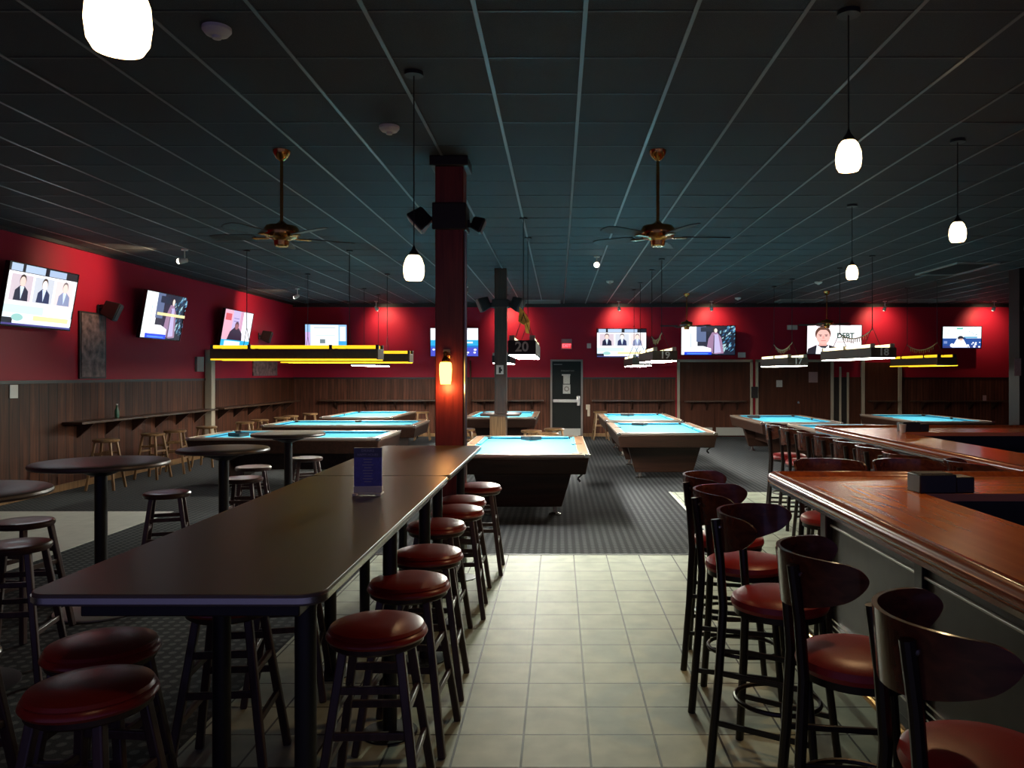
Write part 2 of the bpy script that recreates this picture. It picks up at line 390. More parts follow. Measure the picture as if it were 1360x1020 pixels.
tag(MB().box(cx - .13, cx + .10, YB - .052, YB - .046, 1.66, 1.70).box(cx - .09, cx + .09, YB - .050, YB - .046, 1.44, 1.66).build('paper_notice', M['paper'], smooth=0),
    'upper grey paper notice taped on the black exit door', 'notice', 'notices on the exit door')
lo = tag(MB().box(cx - .10, cx + .10, YB - .050, YB - .046, 1.17, 1.42).build('paper_notice', M['paper'], smooth=0),
    'lower paper notice with a round mark, just above the exit door push bar', 'notice', 'notices on the exit door')
MB().lathe([(.07, 0), (.07, .0015)], n=20).lathe([(.04, .0015), (.04, .003)], n=20, mi=1).build('round_mark', [M['grey'], M['paper']], lo, smooth=0)
rm = [c for c in lo.children][0]; rm.rotation_euler = (PI / 2, 0, 0); rm.location = (cx, YB - .0505, 1.30)

# doors 2, 3 and opening at right of back wall
def dbl_door(name, x0, x1, top, leaf, gapx=None, kick=False, frame='grey'):
    d = struct(MB().box(x0 + .06, x1 - .06, YB - .03, YB, .01, top - .06).build(name, leaf, smooth=0))
    MB().box(x0, x0 + .07, YB - .09, YB, 0, top).box(x1 - .07, x1, YB - .09, YB, 0, top).box(x0, x1, YB - .09, YB, top - .07, top).build('door_frame', M[frame], d, bevel=.008)
    if gapx:
        MB().box(x0 + .08, gapx - .008, YB - .055, YB - .03, .02, top - .09).build('door_leaf', leaf, d, bevel=.004)
        MB().box(gapx + .008, x1 - .08, YB - .055, YB - .03, .02, top - .09).build('door_leaf', leaf, d, bevel=.004)
    if kick:
        for a, b in ((x0 + .12, gapx - .05), (gapx + .05, x1 - .12)):
            MB().box(a, b, YB - .062, YB - .055, .03, .25).build('kick_plate', M['steel'], d, smooth=0)
    return d
X2a, X2b = wx(899, YB), wx(999, YB)
X3a, X3b = wx(1003, YB), wx(1106, YB)
d2 = dbl_door('door_2', X2a, X2b, 2.10, M['doorwood'], wx(948, YB), True, 'tan')
d3 = dbl_door('door_3', X3a, X3b, 2.10, M['doorwood'], None, False, 'tan')
MB().box(X2b - .05, X3a + .05, YB - .12, YB - .02, 1.05, 1.36).build('latch_box', M['dark'], d3, bevel=.01)
MB().cyl((wx(1059, YB), YB - .03, .93), (wx(1059, YB), YB - .09, .93), .03).build('door_handle', M['chrome'], d3)
X4a, X4b = X3b, wx(1147, YB)
d4 = struct(MB().box(X4a, X4b - .05, YB - .03, YB, 0, 1.62).build('door_4', M['recess_shade'], smooth=0))  # flat panel, the opening's shade is in its dark colour
MB().box(X4b - .09, X4b, YB - .10, YB, 0, 2.10).build('door_frame', M['tan'], d4, bevel=.008)
for px, h in ((1115, 1.9), (1125, 1.75)):
    MB().box(wx(px, YB) - .022, wx(px, YB) + .022, YB - .09, YB - .03, 0, h).build('vertical_strip', M['tan'], d4, bevel=.005)
MB().box(wx(1126, YB), X4b - .1, YB - .07, YB - .03, 0, 1.62).build('side_panel', M['doorwood'], d4, smooth=0)
X5a, X5b = X4b, wx(1196, YB)
d5 = struct(MB().box(X5a, X5b - .08, YB - .04, YB, 0, 2.02).build('door_5', M['doorwood'], smooth=0))
MB().box(X5b - .09, X5b, YB - .10, YB, 0, 2.02).build('door_frame', M['tan'], d5, bevel=.008)

# framed post standing on the left wall
struct(MB().box(XL + .02, XL + .16, 16.15, 16.32, 0, 2.20).build('trim_%d' % n, M['tan'], bevel=.01)); n += 1

# pillars
P1 = (-.97, 7.13)
p1 = struct(MB().box(P1[0] - .125, P1[0] + .125, P1[1] - .125, P1[1] + .125, 0, CEIL).build('pillar_1', M['pillar'], bevel=.008))
MB().box(P1[0] - .150, P1[0] + .150, P1[1] - .150, P1[1] + .150, 2.98, 3.22).build('collar', M['dark'], p1, bevel=.01)
MB().box(P1[0] - .17, P1[0] + .17, P1[1] - .17, P1[1] + .17, CEIL - .09, CEIL).build('collar', M['dark'], p1, bevel=.01)
MB().tube([(P1[0] + .14, P1[1] - .105, 0), (P1[0] + .14, P1[1] - .105, 2.97)], .016).build('conduit', M['bluepipe'], p1)
P2 = (-1.06, 14.5)
p2 = struct(MB().box(P2[0] - .11, P2[0] + .11, P2[1] - .11, P2[1] + .11, 0, CEIL).build('pillar_2', M['pillar2'], bevel=.008))
MB().box(P2[0] - .15, P2[0] + .15, P2[1] - .15, P2[1] + .15, 2.92, 3.06).build('collar', M['dark'], p2, bevel=.01)
P3 = (8.52, 14.5)
struct(MB().box(P3[0] - .17, P3[0] + .17, P3[1] - .17, P3[1] + .17, 0, CEIL).build('pillar_3', M['dark'], bevel=.008))
# ledge and box around the second pillar
pd = empty('pillar_ledge', (P2[0], P2[1], 0)); tag(pd, 'square wooden drink ledge and pale box wrapped round the rear brown pillar', 'ledge')
r = .11; MB().prism([(-.34, -.42), (.36, -.42), (.36, -.115), (-.34, -.115)], .95, .985).prism([(-.34, -.115), (-.115, -.115), (-.115, .42), (-.34, .42)], .95, .985).prism([(.115, -.115), (.36, -.115), (.36, .42), (.115, .42)], .95, .985).build('ledge_top', M['shelfwood'], pd, smooth=0)
MB().box(-.17, .11, -.40, -.12, 0, .95).build('box_body', M['honey'], pd, bevel=.006)

# ------------------------------------------------------------------ shelves
def shelf(name, x0, x1, y0, y1, z, label, nb, along, back, m='shelfwood'):
    cx, cy = (x0 + x1) / 2, (y0 + y1) / 2
    e = empty('wall_shelf', (cx, cy, z)); tag(e, label, 'shelf', 'drink shelves along the walls')
    MB().box(x0 - cx, x1 - cx, y0 - cy, y1 - cy, -.035, 0).build('shelf_board', M[m], e, bevel=.004)
    for i in range(nb):
        t = (i + .5) / nb
        b = MB()
        if along == 'x':
            X = x0 - cx + (x1 - x0) * t; Yb = y1 - cy; Yf = y0 - cy + .04
            b._add([(X - .02, Yb, -.035), (X - .02, Yf, -.035), (X - .02, Yb, -.26), (X + .02, Yb, -.035), (X + .02, Yf, -.035), (X + .02, Yb, -.26)], [(0, 1, 2), (5, 4, 3), (0, 3, 4, 1), (1, 4, 5, 2), (2, 5, 3, 0)])
        else:
            Y = y0 - cy + (y1 - y0) * t; Xb = x0 - cx; Xf = x1 - cx - .04
            b._add([(Xb, Y - .02, -.035), (Xf, Y - .02, -.035), (Xb, Y - .02, -.26), (Xb, Y + .02, -.035), (Xf, Y + .02, -.035), (Xb, Y + .02, -.26)], [(0, 1, 2), (5, 4, 3), (0, 3, 4, 1), (1, 4, 5, 2), (2, 5, 3, 0)])
        b.build('bracket', M['darkwood'], e, smooth=0)
    return e
shelf('', XL + .02, XL + .32, 11.5, 16.1, 1.0, 'long wooden drink shelf on left wall nearer the camera, before the pale post', 6, 'y', 0)
shelf('', XL + .02, XL + .32, 16.4, 21.2, 1.0, 'wooden drink shelf on left wall between the pale post and the far corner', 6, 'y', 0)
shelf('', wx(428, YB), wx(585, YB), YB - .32, YB - .02, 1.0, 'wooden drink shelf on back wall left of the front red pillar', 4, 'x', 0)
shelf('', wx(628, YB), wx(722, YB), YB - .32, YB - .02, 1.0, 'wooden drink shelf on back wall behind the rear pillar', 3, 'x', 0)
shelf('', wx(786, YB), wx(893, YB), YB - .32, YB - .02, 1.0, 'wooden drink shelf on back wall just right of the exit door', 3, 'x', 0)
shelf('', wx(908, YB), wx(988, YB), YB - .32, YB - .057, .98, 'wooden drink shelf fixed across the framed wooden double doors', 4, 'x', 0)
shelf('', wx(1152, YB), wx(1186, YB), YB - .32, YB - .042, .98, 'short wooden drink shelf between two cream door posts at right', 2, 'x', 0)
shelf('', wx(1208, YB), wx(1332, YB), YB - .32, YB - .02, .98, 'wooden drink shelf on back wall below the rightmost screen', 4, 'x', 0)
bt = empty('bottle', (XL + .17, 13.2 * .96, 1.0)); tag(bt, 'small green glass bottle on the left wall shelf', 'bottle')
MB().lathe([(.032, 0), (.034, .02), (.034, .12), (.014, .17), (.013, .21)], n=16).build('bottle_body', M['greenglass'], bt)
MB().lathe([(.015, .205), (.015, .225)], n=12).build('bottle_cap', M['white'], bt)

# ------------------------------------------------------------------ long black tables
def long_table(y0, y1, legs, label):
    x0, x1 = -1.54, -.68; cx, cy = (x0 + x1) / 2, (y0 + y1) / 2
    e = empty('high_table', (cx, cy, 0)); tag(e, label, 'table', 'long black high tables')
    L, W = (y1 - y0) / 2, (x1 - x0) / 2
    MB().prism(rrect(-W, W, -L, L, .07), 1.035, 1.07).build('tabletop', M['table'], e, bevel=.003)
    MB().prism(rrect(-W - .004, W + .004, -L - .004, L + .004, .074), 1.043, 1.060).build('edge_band', M['chrome'], e, smooth=35)
    MB().box(-W + .10, W - .10, -L + .12, L - .12, .97, 1.035).build('apron_rail', M['black'], e, bevel=.004)
    for (lx, ly) in legs:
        MB().cyl((lx - cx, ly - cy, .012), (lx - cx, ly - cy, 1.0), .034, n=18).lathe([(.13, 0), (.13, .008), (.05, .014)], (lx - cx, ly - cy, 0), 24).build('leg', M['black'], e)
    return e
long_table(2.26, 4.90, [(-1.30, 3.05), (-.80, 2.5), (-.80, 3.75), (-1.30, 4.5), (-.80, 4.72)], 'long black laminate high table nearest the camera, left of the tiled aisle')
long_table(4.915, 6.99, [(-1.30, 5.3), (-.82, 5.35), (-1.30, 6.6), (-.82, 6.6)], 'shorter black high table ending against the front red pillar')
# menu tent
mt = empty('menu_card', (-.995, 4.13, 1.07), .02); tag(mt, 'upright blue printed menu card in a clear-footed holder on the long table', 'menu')
MB().box(-.072, .072, -.008, .008, .045, .245).build('card', M['bluecard'], mt, smooth=0)
MB().box(-.0722, .0722, -.0095, .0085, .196, .246).build('card_header', M['bluecardhead'], mt, smooth=0)
MB().box(-.074, .074, -.011, .011, .012, .046).box(-.074, -.05, -.045, .045, 0, .012).box(.05, .074, -.045, .045, 0, .012).box(-.05, .05, -.02, .02, .004, .012).build('holder', M['white'], mt, bevel=.003)
text_mesh('DRINKS', .019, .0004, 'menu_heading', M['menutext'], mt, (0, -.0102, .231))
text_mesh('HAPPY HOURS', .0165, .0004, 'menu_heading', M['menutext'], mt, (0, -.0102, .210))
g = MB(); zz = .186
for i in range(9):
    w = random.uniform(.018, .034); g.box(-w, w, -.0088, -.0079, zz - .0022, zz + .0022); zz -= .0145
g.build('menu_lines', M['menutext'], mt, smooth=0)

# ------------------------------------------------------------------ stools
def make_stool(kind):
    legm = {'red': M['stoolwood'], 'dark': M['stoolwood'], 'honey': M['honey']}[kind]
    nm = {'red': 'cushioned_stool', 'dark': 'wooden_stool', 'honey': 'wooden_stool'}[kind]
    e = empty(nm)
    if kind == 'red':
        MB().lathe([(.165, .665), (.178, .675), (.178, .692)], n=40).build('seat_base', M['darkwood'], e)
        MB().lathe([(.15, .690), (.186, .694), (.193, .704), (.190, .714), (.180, .722), (.183, .727), (.176, .738), (.14, .750), (.08, .757), (.0, .759)], n=48).build('seat', M['vinyl'], e)
        zt = .67
    else:
        MB().lathe([(.15, .695), (.172, .70), (.180, .712), (.180, .728), (.172, .738), (.15, .741), (.06, .737), (0, .736)], n=40).build('seat', M['honeyseat' if kind == 'honey' else 'seatwood'], e)
        zt = .70
    a, b = .105, .195
    def at(z): return a + (b - a) * (zt - z) / zt
    for sx in (-1, 1):
        for sy in (-1, 1):
            MB().bar((sx * b, sy * b, 0), (sx * a, sy * a, zt), .034, .034).build('leg', legm, e, bevel=.006)
    for s in (-1, 1):
        for z in (.53, .37):
            k = at(z); MB().bar((-k, s * k, z), (k, s * k, z), .020, .030).build('rung', legm, e, bevel=.004)
        for z in (.45, .26):
            k = at(z); MB().bar((s * k, -k, z), (s * k, k, z), .020, .030).build('rung', legm, e, bevel=.004)
    return e
protos = {}
def stool(kind, x, y, rz, label, group):
    if kind not in protos: o = protos[kind] = make_stool(kind)
    else: o = copy_tree(protos[kind])
    o.location = (x, y, 0); o.rotation_euler = (0, 0, rz); tag(o, label, 'stool', group)
    return o
GR = 'red cushioned stools on the aisle side of the long tables'
ords = ['nearest the camera', 'second from the camera', 'third from the camera', 'fourth from the camera', 'fifth from the camera', 'sixth from the camera', 'farthest, by the pool table']
for i, (x, y) in enumerate([(-.70, 3.05), (-.70, 3.70), (-.71, 4.30), (-.79, 5.11), (-.725, 5.66), (-.75, 6.10), (-.685, 6.85)]):
    stool('red', x, y, [.03, -.05, .04, -.02, .05, -.04, .02][i], 'red cushioned stool on aisle side of the long tables, ' + ords[i], GR)
GL = 'red cushioned stools on the left side of the long table'
for i, (x, y, w) in enumerate([(-1.45, 2.45, 'front one nearest the camera'), (-1.64, 2.84, 'just behind the front corner one'), (-1.42, 3.42, 'mostly hidden under the tabletop'), (-1.45, 4.25, 'deepest under the tabletop')]):
    stool('red', x, y, .1 * i - .1, 'red cushioned stool left of the long table, ' + w, GL)
GD = 'dark wooden stools around the round high tables'
for x, y, rz, lab in [(-3.09, 4.50, .2, 'dark wooden stool at left edge, nearer of the pair before the leftmost round table'),
                      (-3.52, 5.20, -.2, 'dark wooden stool at left edge, rear of the pair before the leftmost round table'),
                      (-3.20, 6.46, .35, 'dark wooden stool alone between the largest round table and the long table'),
                      (-2.94, 7.36, .1, 'pale-topped wooden stool close right of the middle round table, nearer of two'),
                      (-3.19, 8.26, .3, 'pale-topped wooden stool right of the middle round table, farther of two'),
                      (-2.92, 9.16, .5, 'wooden stool right of the smallest far round table, before the pool table'),
                      (-2.12, 2.70, .1, 'dark wooden stool cut off by the left edge, beside the red front stools')]:
    stool('dark', x, y, rz, lab, GD)
GH = 'honey wooden stools beside walls and pool tables'
for x, y, rz, lab in [(-6.70, 11.7, .1, 'honey wooden stool at left wall shelf, nearest the camera of those there'),
                      (-6.62, 12.9, -.1, 'honey wooden stool second along the left wall shelf'),
                      (-6.60, 13.6, .2, 'honey wooden stool third along the left wall shelf'),
                      (-6.50, 14.6, .0, 'honey wooden stool fourth along the left wall, half hidden by nearest left pool table'),
                      (-6.35, 16.0, .1, 'honey wooden stool just past the pale post on left wall'),
                      (-6.35, 16.8, -.2, 'honey wooden stool second past the pale post on left wall'),
                      (-6.20, 17.7, .3, 'honey wooden stool third past the pale post on left wall'),
                      (-6.24, 18.4, .1, 'honey wooden stool fourth past the pale post on left wall'),
                      (-6.13, 19.5, .2, 'honey wooden stool in the far left corner'),
                      (-3.50, 20.3, .1, 'honey wooden stool at back wall shelf, just left of the red pillar'),
                      (-1.66, 14.0, .2, 'honey wooden stool right of the front red pillar, before the far pool table'),
                      (-.47, 13.6, .1, 'honey wooden stool behind the number 20 pool table, left of the three'),
                      (-.08, 14.05, .4, 'honey wooden stool behind the number 20 pool table, middle and rear of three'),
                      (-.18, 13.0, .2, 'honey wooden stool behind the number 20 pool table, right and front of three'),
                      (1.08, 20.5, .1, 'tall honey wooden stool at back shelf right of the exit door')]:
    stool('honey', x, y, rz, lab, GH)

# ------------------------------------------------------------------ round tables
def round_table(x, y, r, label, base):
    e = empty('round_table', (x, y, 0)); tag(e, label, 'table', 'round black high tables')
    MB().lathe([(r - .02, 1.035), (r, 1.040), (r + .004, 1.052), (r, 1.065), (r - .01, 1.07), (r * .5, 1.07), (0, 1.07)], n=56).build('tabletop', M['table'], e)
    MB().lathe([(.042, .02), (.042, 1.0)], n=24).lathe([(.16, 1.005), (.16, 1.034)], n=24).lathe([(.06, .97), (.16, 1.01)], n=24).build('pole', M['black'], e)
    MB().lathe([(.30, 0), (.30, .010), (.27, .020), (.08, .045), (.05, .06)], n=40).build('base', M[base], e)
round_table(-3.30, 5.70, .45, 'largest round black high table at left, fully in view', 'steel')
round_table(-3.26, 4.27, .45, 'round black high table cut off by the left edge of the photo', 'black')
round_table(-2.86, 6.75, .37, 'middle round black high table with a pale lit right rim', 'black')
round_table(-2.90, 8.48, .38, 'farthest round black high table, overlapping the nearest left pool table', 'black')

# ------------------------------------------------------------------ bar chairs
def make_chair():
    e = empty('bar_chair'); m = M['chairmetal']
    MB().lathe([(.17, .700), (.200, .704), (.206, .720), (.200, .742), (.18, .756), (.12, .766), (0, .770)], n=44).build('seat', M['vinylb'], e)
    MB().lathe([(.15, .672), (.192, .676), (.192, .701), (.15, .704)], n=36).build('seat_frame', m, e)
    for s in (-1, 1):
        MB().tube([(.205, s * .175, 0), (.165, s * .145, .40), (.140, s * .125, .69)], .017, 10).build('leg', m, e)
        # rear legs run on up to carry the back
        MB().tube([(-.245, s * .180, 0), (-.215, s * .155, .40), (-.200, s * .140, .70), (-.214, s * .140, .90), (-.236, s * .142, 1.075)], .019, 10).build('leg', m, e)
    MB().tube([(.180 * math.cos(t) - .01, .165 * math.sin(t), .30) for t in [2 * PI * i / 32 for i in range(32)]], .010, 8, True).build('foot_ring', m, e)
    for z in (.21, .42):
        k0, k1 = .185 - .10 * z * .9, .185
        for s in (-1, 1):
            MB().bar((.20 - .10 * z, s * (.175 - .075 * z), z), (-.245 + .075 * z, s * (.180 - .065 * z), z), .016, .022).build('stretcher', m, e, bevel=.003)
    g = MB(); N = 40; span = 1.50; vs = []
    for i in range(N + 1):
        u = math.sin(PI / 2 * (-1 + 2 * i / N)); a = PI + u * span; k = abs(u)
        top = 1.108 - .012 * k ** 3; bot = .922 + .085 * k ** 2.2
        mid, hh = (top + bot) / 2, (top - bot) / 2
        if k > .80: hh *= max(.06, math.sqrt(max(0, 1 - ((k - .80) / .20) ** 2)))
        for zz in (-1, 1):
            z = mid + zz * hh; rr = .248 + (z - .92) * .07
            for t in (-.007, .007):
                vs.append(((rr + t) * math.cos(a), (rr + t) * math.sin(a) * .93, z))
    fs = []
    for i in range(N):
        p, q = 4 * i, 4 * i + 4
        fs += [(p, p + 2, q + 2, q), (p + 1, q + 1, q + 3, p + 3), (p + 2, p + 3, q + 3, q + 2), (p, q, q + 1, p + 1)]
    fs += [(0, 1, 3, 2), (4 * N, 4 * N + 2, 4 * N + 3, 4 * N + 1)]
    g._add(vs, fs); br = g.build('backrest', M['chairback'], e, smooth=50)
    for s in (-1, 1):
        a = PI + s * .62 + (.25 if s > 0 else 0)*0
        b = MB().lathe([(.009, 0), (.008, .006), (0, .008)], n=10).build('bolt', M['chrome'], br)
        b.location = (.264 * math.cos(a), .264 * math.sin(a) * .93, 1.045); b.rotation_euler = (0, PI / 2, a)
    return e
chair0 = make_chair(); first = [True]
def chair(x, y, deg, label, group):
    o = chair0 if first[0] else copy_tree(chair0); first[0] = False
    o.location = (x, y, 0); o.rotation_euler = (0, 0, math.radians(deg)); tag(o, label, 'chair', group)
G1 = 'red seated bar chairs along the front bar'
for (x, y, a, w) in [(1.07, 1.98, -6, 'nearest the camera at bottom right'), (1.02, 2.70, -8, 'second from the camera'), (.95, 3.40, -33, 'third from the camera'), (.96, 4.06, -20, 'fourth from the camera'), (1.0, 4.66, -14, 'farthest along, next to the bar corner')]:
    chair(x, y, a, 'red seated bar chair at the front bar, ' + w, G1)
G2 = 'bar chairs behind the front bar arm'
chair(1.84, 5.32, -90, 'bar chair behind the front bar, left one whose back tops the counter edge', G2)
chair(2.38, 5.32, -90, 'bar chair behind the front bar, right one whose back tops the counter edge', G2)
G3 = 'bar chairs along the rear bar'
for i, (y, w) in enumerate([(5.42, 'nearest the camera'), (5.96, 'second from the camera'), (6.50, 'third from the camera'), (7.04, 'fourth from the camera'), (7.58, 'fifth from the camera'), (8.12, 'sixth from the camera'), (8.74, 'seventh, near the bar tip'), (9.35, 'last one, past the bar tip')]):
    chair(2.72 if i else 2.93, y, [-4, 5, -3, 4, 0, 6, 0, -12][i], 'dark bar chair facing the rear bar, ' + w, G3)

# ------------------------------------------------------------------ bars
RAILP = [(-.05, 1.032), (.012, 1.028), (.034, 1.040), (.042, 1.060), (.036, 1.080), (.018, 1.094), (-.005, 1.097), (-.032, 1.090), (-.048, 1.076), (-.075, 1.072), (-.075, 1.05)]
def arc_path(pts, r=.10, n=6):
    out = [pts[0]]
    for i in range(1, len(pts) - 1):
        p = Vector(pts[i]); a = (Vector(pts[i - 1]) - p).normalized(); b = (Vector(pts[i + 1]) - p).normalized()
        p0, p1 = p + a * r, p + b * r
        for k in range(n + 1):
            t = k / n; q = p0 * (1 - t) ** 2 + p * 2 * t * (1 - t) + p1 * t * t; out.append((q.x, q.y))
    out.append(pts[-1]); return out
def bar_counter(x0, y0, yc, x1, w, wa, label):
    """front edge x0 from y0 to the corner yc, then an arm along yc to x1"""
    e = empty('bar_counter', (x0, yc, 0)); tag(e, label, 'bar', 'L shaped wooden bars')
    def P(l): return [(a - x0, b - yc) for a, b in l]
    MB().prism(P([(x0, y0), (x0 + w, y0), (x0 + w, yc - wa), (x0, yc)]), 1.03, 1.07).build('countertop', M['barTop'], e, smooth=0)
    MB().prism(P([(x0, yc), (x0 + w, yc - wa), (x1, yc - wa), (x1, yc)]), 1.03, 1.07).build('countertop', M['barTopX'], e, smooth=0)
    path = arc_path(P([(x0 + .02, y0), (x0 + .02, yc - .02), (x1, yc - .02)]), .07)
    MB().sweep(path, RAILP).build('bar_rail', M['barRail'], e, smooth=40)
    MB().sweep(path, [(.02, 1.010), (.028, 1.010), (.028, 1.028), (.02, 1.030)]).build('rail_edge', M['chrome'], e, smooth=0)  # added bright strip imitating the highlight along the rail's lower edge
    # front wall of the bar
    MB().box(.30, .40, y0 - yc, -.22, .10, 1.03).build('front_panel', M['barFront'], e, bevel=.006)
    MB().box(.40, x1 - x0, -.32, -.22, .10, 1.03).build('front_panel', M['barFront'], e, bevel=.006)
    MB().box(.26, .34, -.30, -.20, 0, 1.03).build('corner_post', M['darkwood'], e, bevel=.008)
    k = y0 + .5
    while k < yc - .6:
        MB().box(.275, .30, k - yc, k - yc + .08, .12, 1.02).build('panel_stile', M['black'], e, bevel=.004); k += .95
    MB().box(.285, .30, y0 - yc, -.30, .805, .818).build('panel_trim', M['steel'], e, bevel=.003)
    g = MB()
    for z in (.20, .235, .27): g.box(.285, .30, y0 - yc, -.30, z - .005, z + .005)
    g.build('base_trim', M['chrome'], e, smooth=0)
    MB().box(.31, .40, y0 - yc, -.30, 0, .10).box(.40, x1 - x0, -.32, -.24, 0, .10).build('toe_kick', M['black'], e, smooth=0)
    MB().tube([(.14, y0 - yc, .19), (.14, -.30, .19)], .022, 12).build('foot_rail', M['brass'], e)
    k = y0 + .3
    while k < yc - .3:
        MB().bar((.14, k - yc, .19), (.31, k - yc, .14), .02).build('rail_bracket', M['brass'], e); k += 1.2
    # bartender side: sunken steel shelf
    MB().box(w - .02, w + .20, y0 - yc, -wa - .18, .82, .86).box(w - .02, x1 - x0, -wa - .22, -wa, .82, .86).build('under_shelf', M['black'], e, bevel=.004)
    MB().box(w + .195, w + .21, y0 - yc, -wa - .22, .85, .872).box(w + .20, x1 - x0, -wa - .235, -wa - .22, .85, .872).build('shelf_edge', M['chrome'], e, smooth=0)
    MB().box(w + .04, w + .08, y0 - yc, -wa - .06, 0, .82).box(w + .08, x1 - x0, -wa - .10, -wa - .06, 0, .82).build('back_panel', M['black'], e, smooth=0)
bar_counter(1.31, .1, 4.95, 3.02, .62, .78, 'L shaped glossy orange wood bar in the right foreground')
bar_counter(3.05, 3.9, 9.42, 9.6, .65, .85, 'L shaped glossy wood bar farther back at right')
# boxes on the bars
def caddy(x, y, z, rz, label):
    e = empty('napkin_caddy', (x, y, z), rz); tag(e, label, 'caddy', 'black bar caddies')
    MB().box(-.10, .10, -.07, .07, 0, .10).build('body', M['blackplastic'], e, bevel=.006)
    MB().box(.10, .20, -.065, .065, 0, .085).build('side_tray', M['blackplastic'], e, bevel=.006)
    MB().box(-.085, .085, -.055, .055, .10, .104).build('hollow_shade', M['recess_shade'], e, smooth=0)  # dark plate on the solid body, painted shade of a hollow
caddy(2.00, 4.24, 1.07, .05, 'black napkin caddy on the front bar inner corner')
caddy(3.86, 8.72, 1.07, .05, 'black napkin caddy at the rear bar inner corner')
cp = empty('paper_cup', (3.72, 8.55, 1.07)); tag(cp, 'small white cup beside the rear bar caddy', 'cup')
MB().lathe([(.028, 0), (.036, .085), (.038, .088), (.034, .088), (.028, .01), (0, .01)], n=18, cap=False).build('cup_body', M['white'], cp)

# ------------------------------------------------------------------ pool tables
def make_pool():
    W, L = .79, 1.41      # half sizes; local y is the long axis
    e = empty('pool_table')
    H = .77; cw = .58; cl = 1.20     # cloth half sizes inside cushions
    MB().box(-W + .05, W - .05, -L + .05, L - .05, H - .07, H - .035).build('bed', M['cloth'], e, smooth=0)
    g = .075
    # cushions: six pieces with gaps at the pockets
    def cush(p, q, inn):
        p, q = Vector((*p, 0)), Vector((*q, 0)); inn = Vector((*inn, 0)); d = (q - p).normalized()
        m = MB()
        b4 = [p + Vector((0, 0, H - .036)), q + Vector((0, 0, H - .036)), q - d * .05 + inn * .05 + Vector((0, 0, H - .020)), p + d * .05 + inn * .05 + Vector((0, 0, H - .020))]
        t4 = [p + Vector((0, 0, H - .002)), q + Vector((0, 0, H - .002)), q - d * .05 + inn * .055 + Vector((0, 0, H - .008)), p + d * .05 + inn * .055 + Vector((0, 0, H - .008))]
        m.hexa(b4, t4); m.build('cushion', M['cloth'], e, smooth=0)
    cx, cy = W - .13, L - .13
    for s in (-1, 1):
        cush((-cx + g, s * cy), (cx - g, s * cy), (0, -s))
        for a, b in ((-cy + g, -.065), (.065, cy - g)):
            cush((s * cx, a), (s * cx, b), (-s, 0))
    for s in (-1, 1):
        MB().box(-W, W, min(s * cy, s * L), max(s * cy, s * L), H - .045, H).build('rail', M['railwood'], e, bevel=.008)
        MB().box(min(s * cx, s * W), max(s * cx, s * W), -cy, cy, H - .045, H).build('rail', M['railwood'], e, bevel=.008)
    t = MB()
    t.box(-W - .004, W + .004, -L - .006, -L + .004, H - .03, H + .001).box(-W - .004, W + .004, L - .004, L + .006, H - .03, H + .001)
    t.box(-W - .006, -W + .004, -L, L, H - .03, H + .001).box(W - .004, W + .006, -L, L, H - .03, H + .001)
    t.build('rail_edge', M['railtrim'], e, bevel=.002)
    for sx in (-1, 1):
        for yy in (-cy, 0, cy):
            px = sx * (cx - .012 if yy else cx + .02)
            MB().lathe([(.060, H - .034), (.066, H - .004), (.068, H + .003), (.058, H + .003), (.0, H - .03)], (px, yy * .985, 0), 20, cap=False).build('pocket', M['blackplastic'], e)
        for sy in (-1, 1):
            MB().box(min(sx * (W - .06), sx * (W + .008)), max(sx * (W - .06), sx * (W + .008)), min(sy * (L - .06), sy * (L + .008)), max(sy * (L - .06), sy * (L + .008)), H - .04, H + .004).build('corner_cap', M['chrome'], e, bevel=.01)
    def ring(w, l, z): return [(-w, -l, z), (w, -l, z), (w, l, z), (-w, l, z)]
    MB().hexa(ring(W - .04, L - .04, H - .235), ring(W - .005, L - .005, H - .045)).build('apron', M['apron'], e, bevel=.012)
    for s in (-1, 1):
        y0, y1 = s * (L - .40), s * (L - .52)
        a, b = min(y0, y1), max(y0, y1)
        m = MB()
        m.hexa([(-.47, a, .10), (.47, a, .10), (.47, b, .10), (-.47, b, .10)], [(-.60, a - .03, .54), (.60, a - .03, .54), (.60, b + .03, .54), (-.60, b + .03, .54)])
        leg = m.build('leg', M['apron'], e, bevel=.012)
        for sx in (-1, 1):
            MB().lathe([(.075, 0), (.075, .012), (.03, .03), (.025, .10)], (sx * .39, (a + b) / 2, 0), 18).build('foot', M['chrome'], leg)
    MB().box(-.34, .34, -L + .46, L - .46, .26, .54).build('cross_beam', M['apron'], e, bevel=.01)
    MB().bar((W - .13, -L + .22, H - .30), (W - .06, -L + .22, H - .235), .02).bar((W - .13, -L + .22, H - .30), (W - .10, -L + .22, H - .34), .025).build('ball_lever', M['blackplastic'], e)
    return e
pool0 = make_pool()
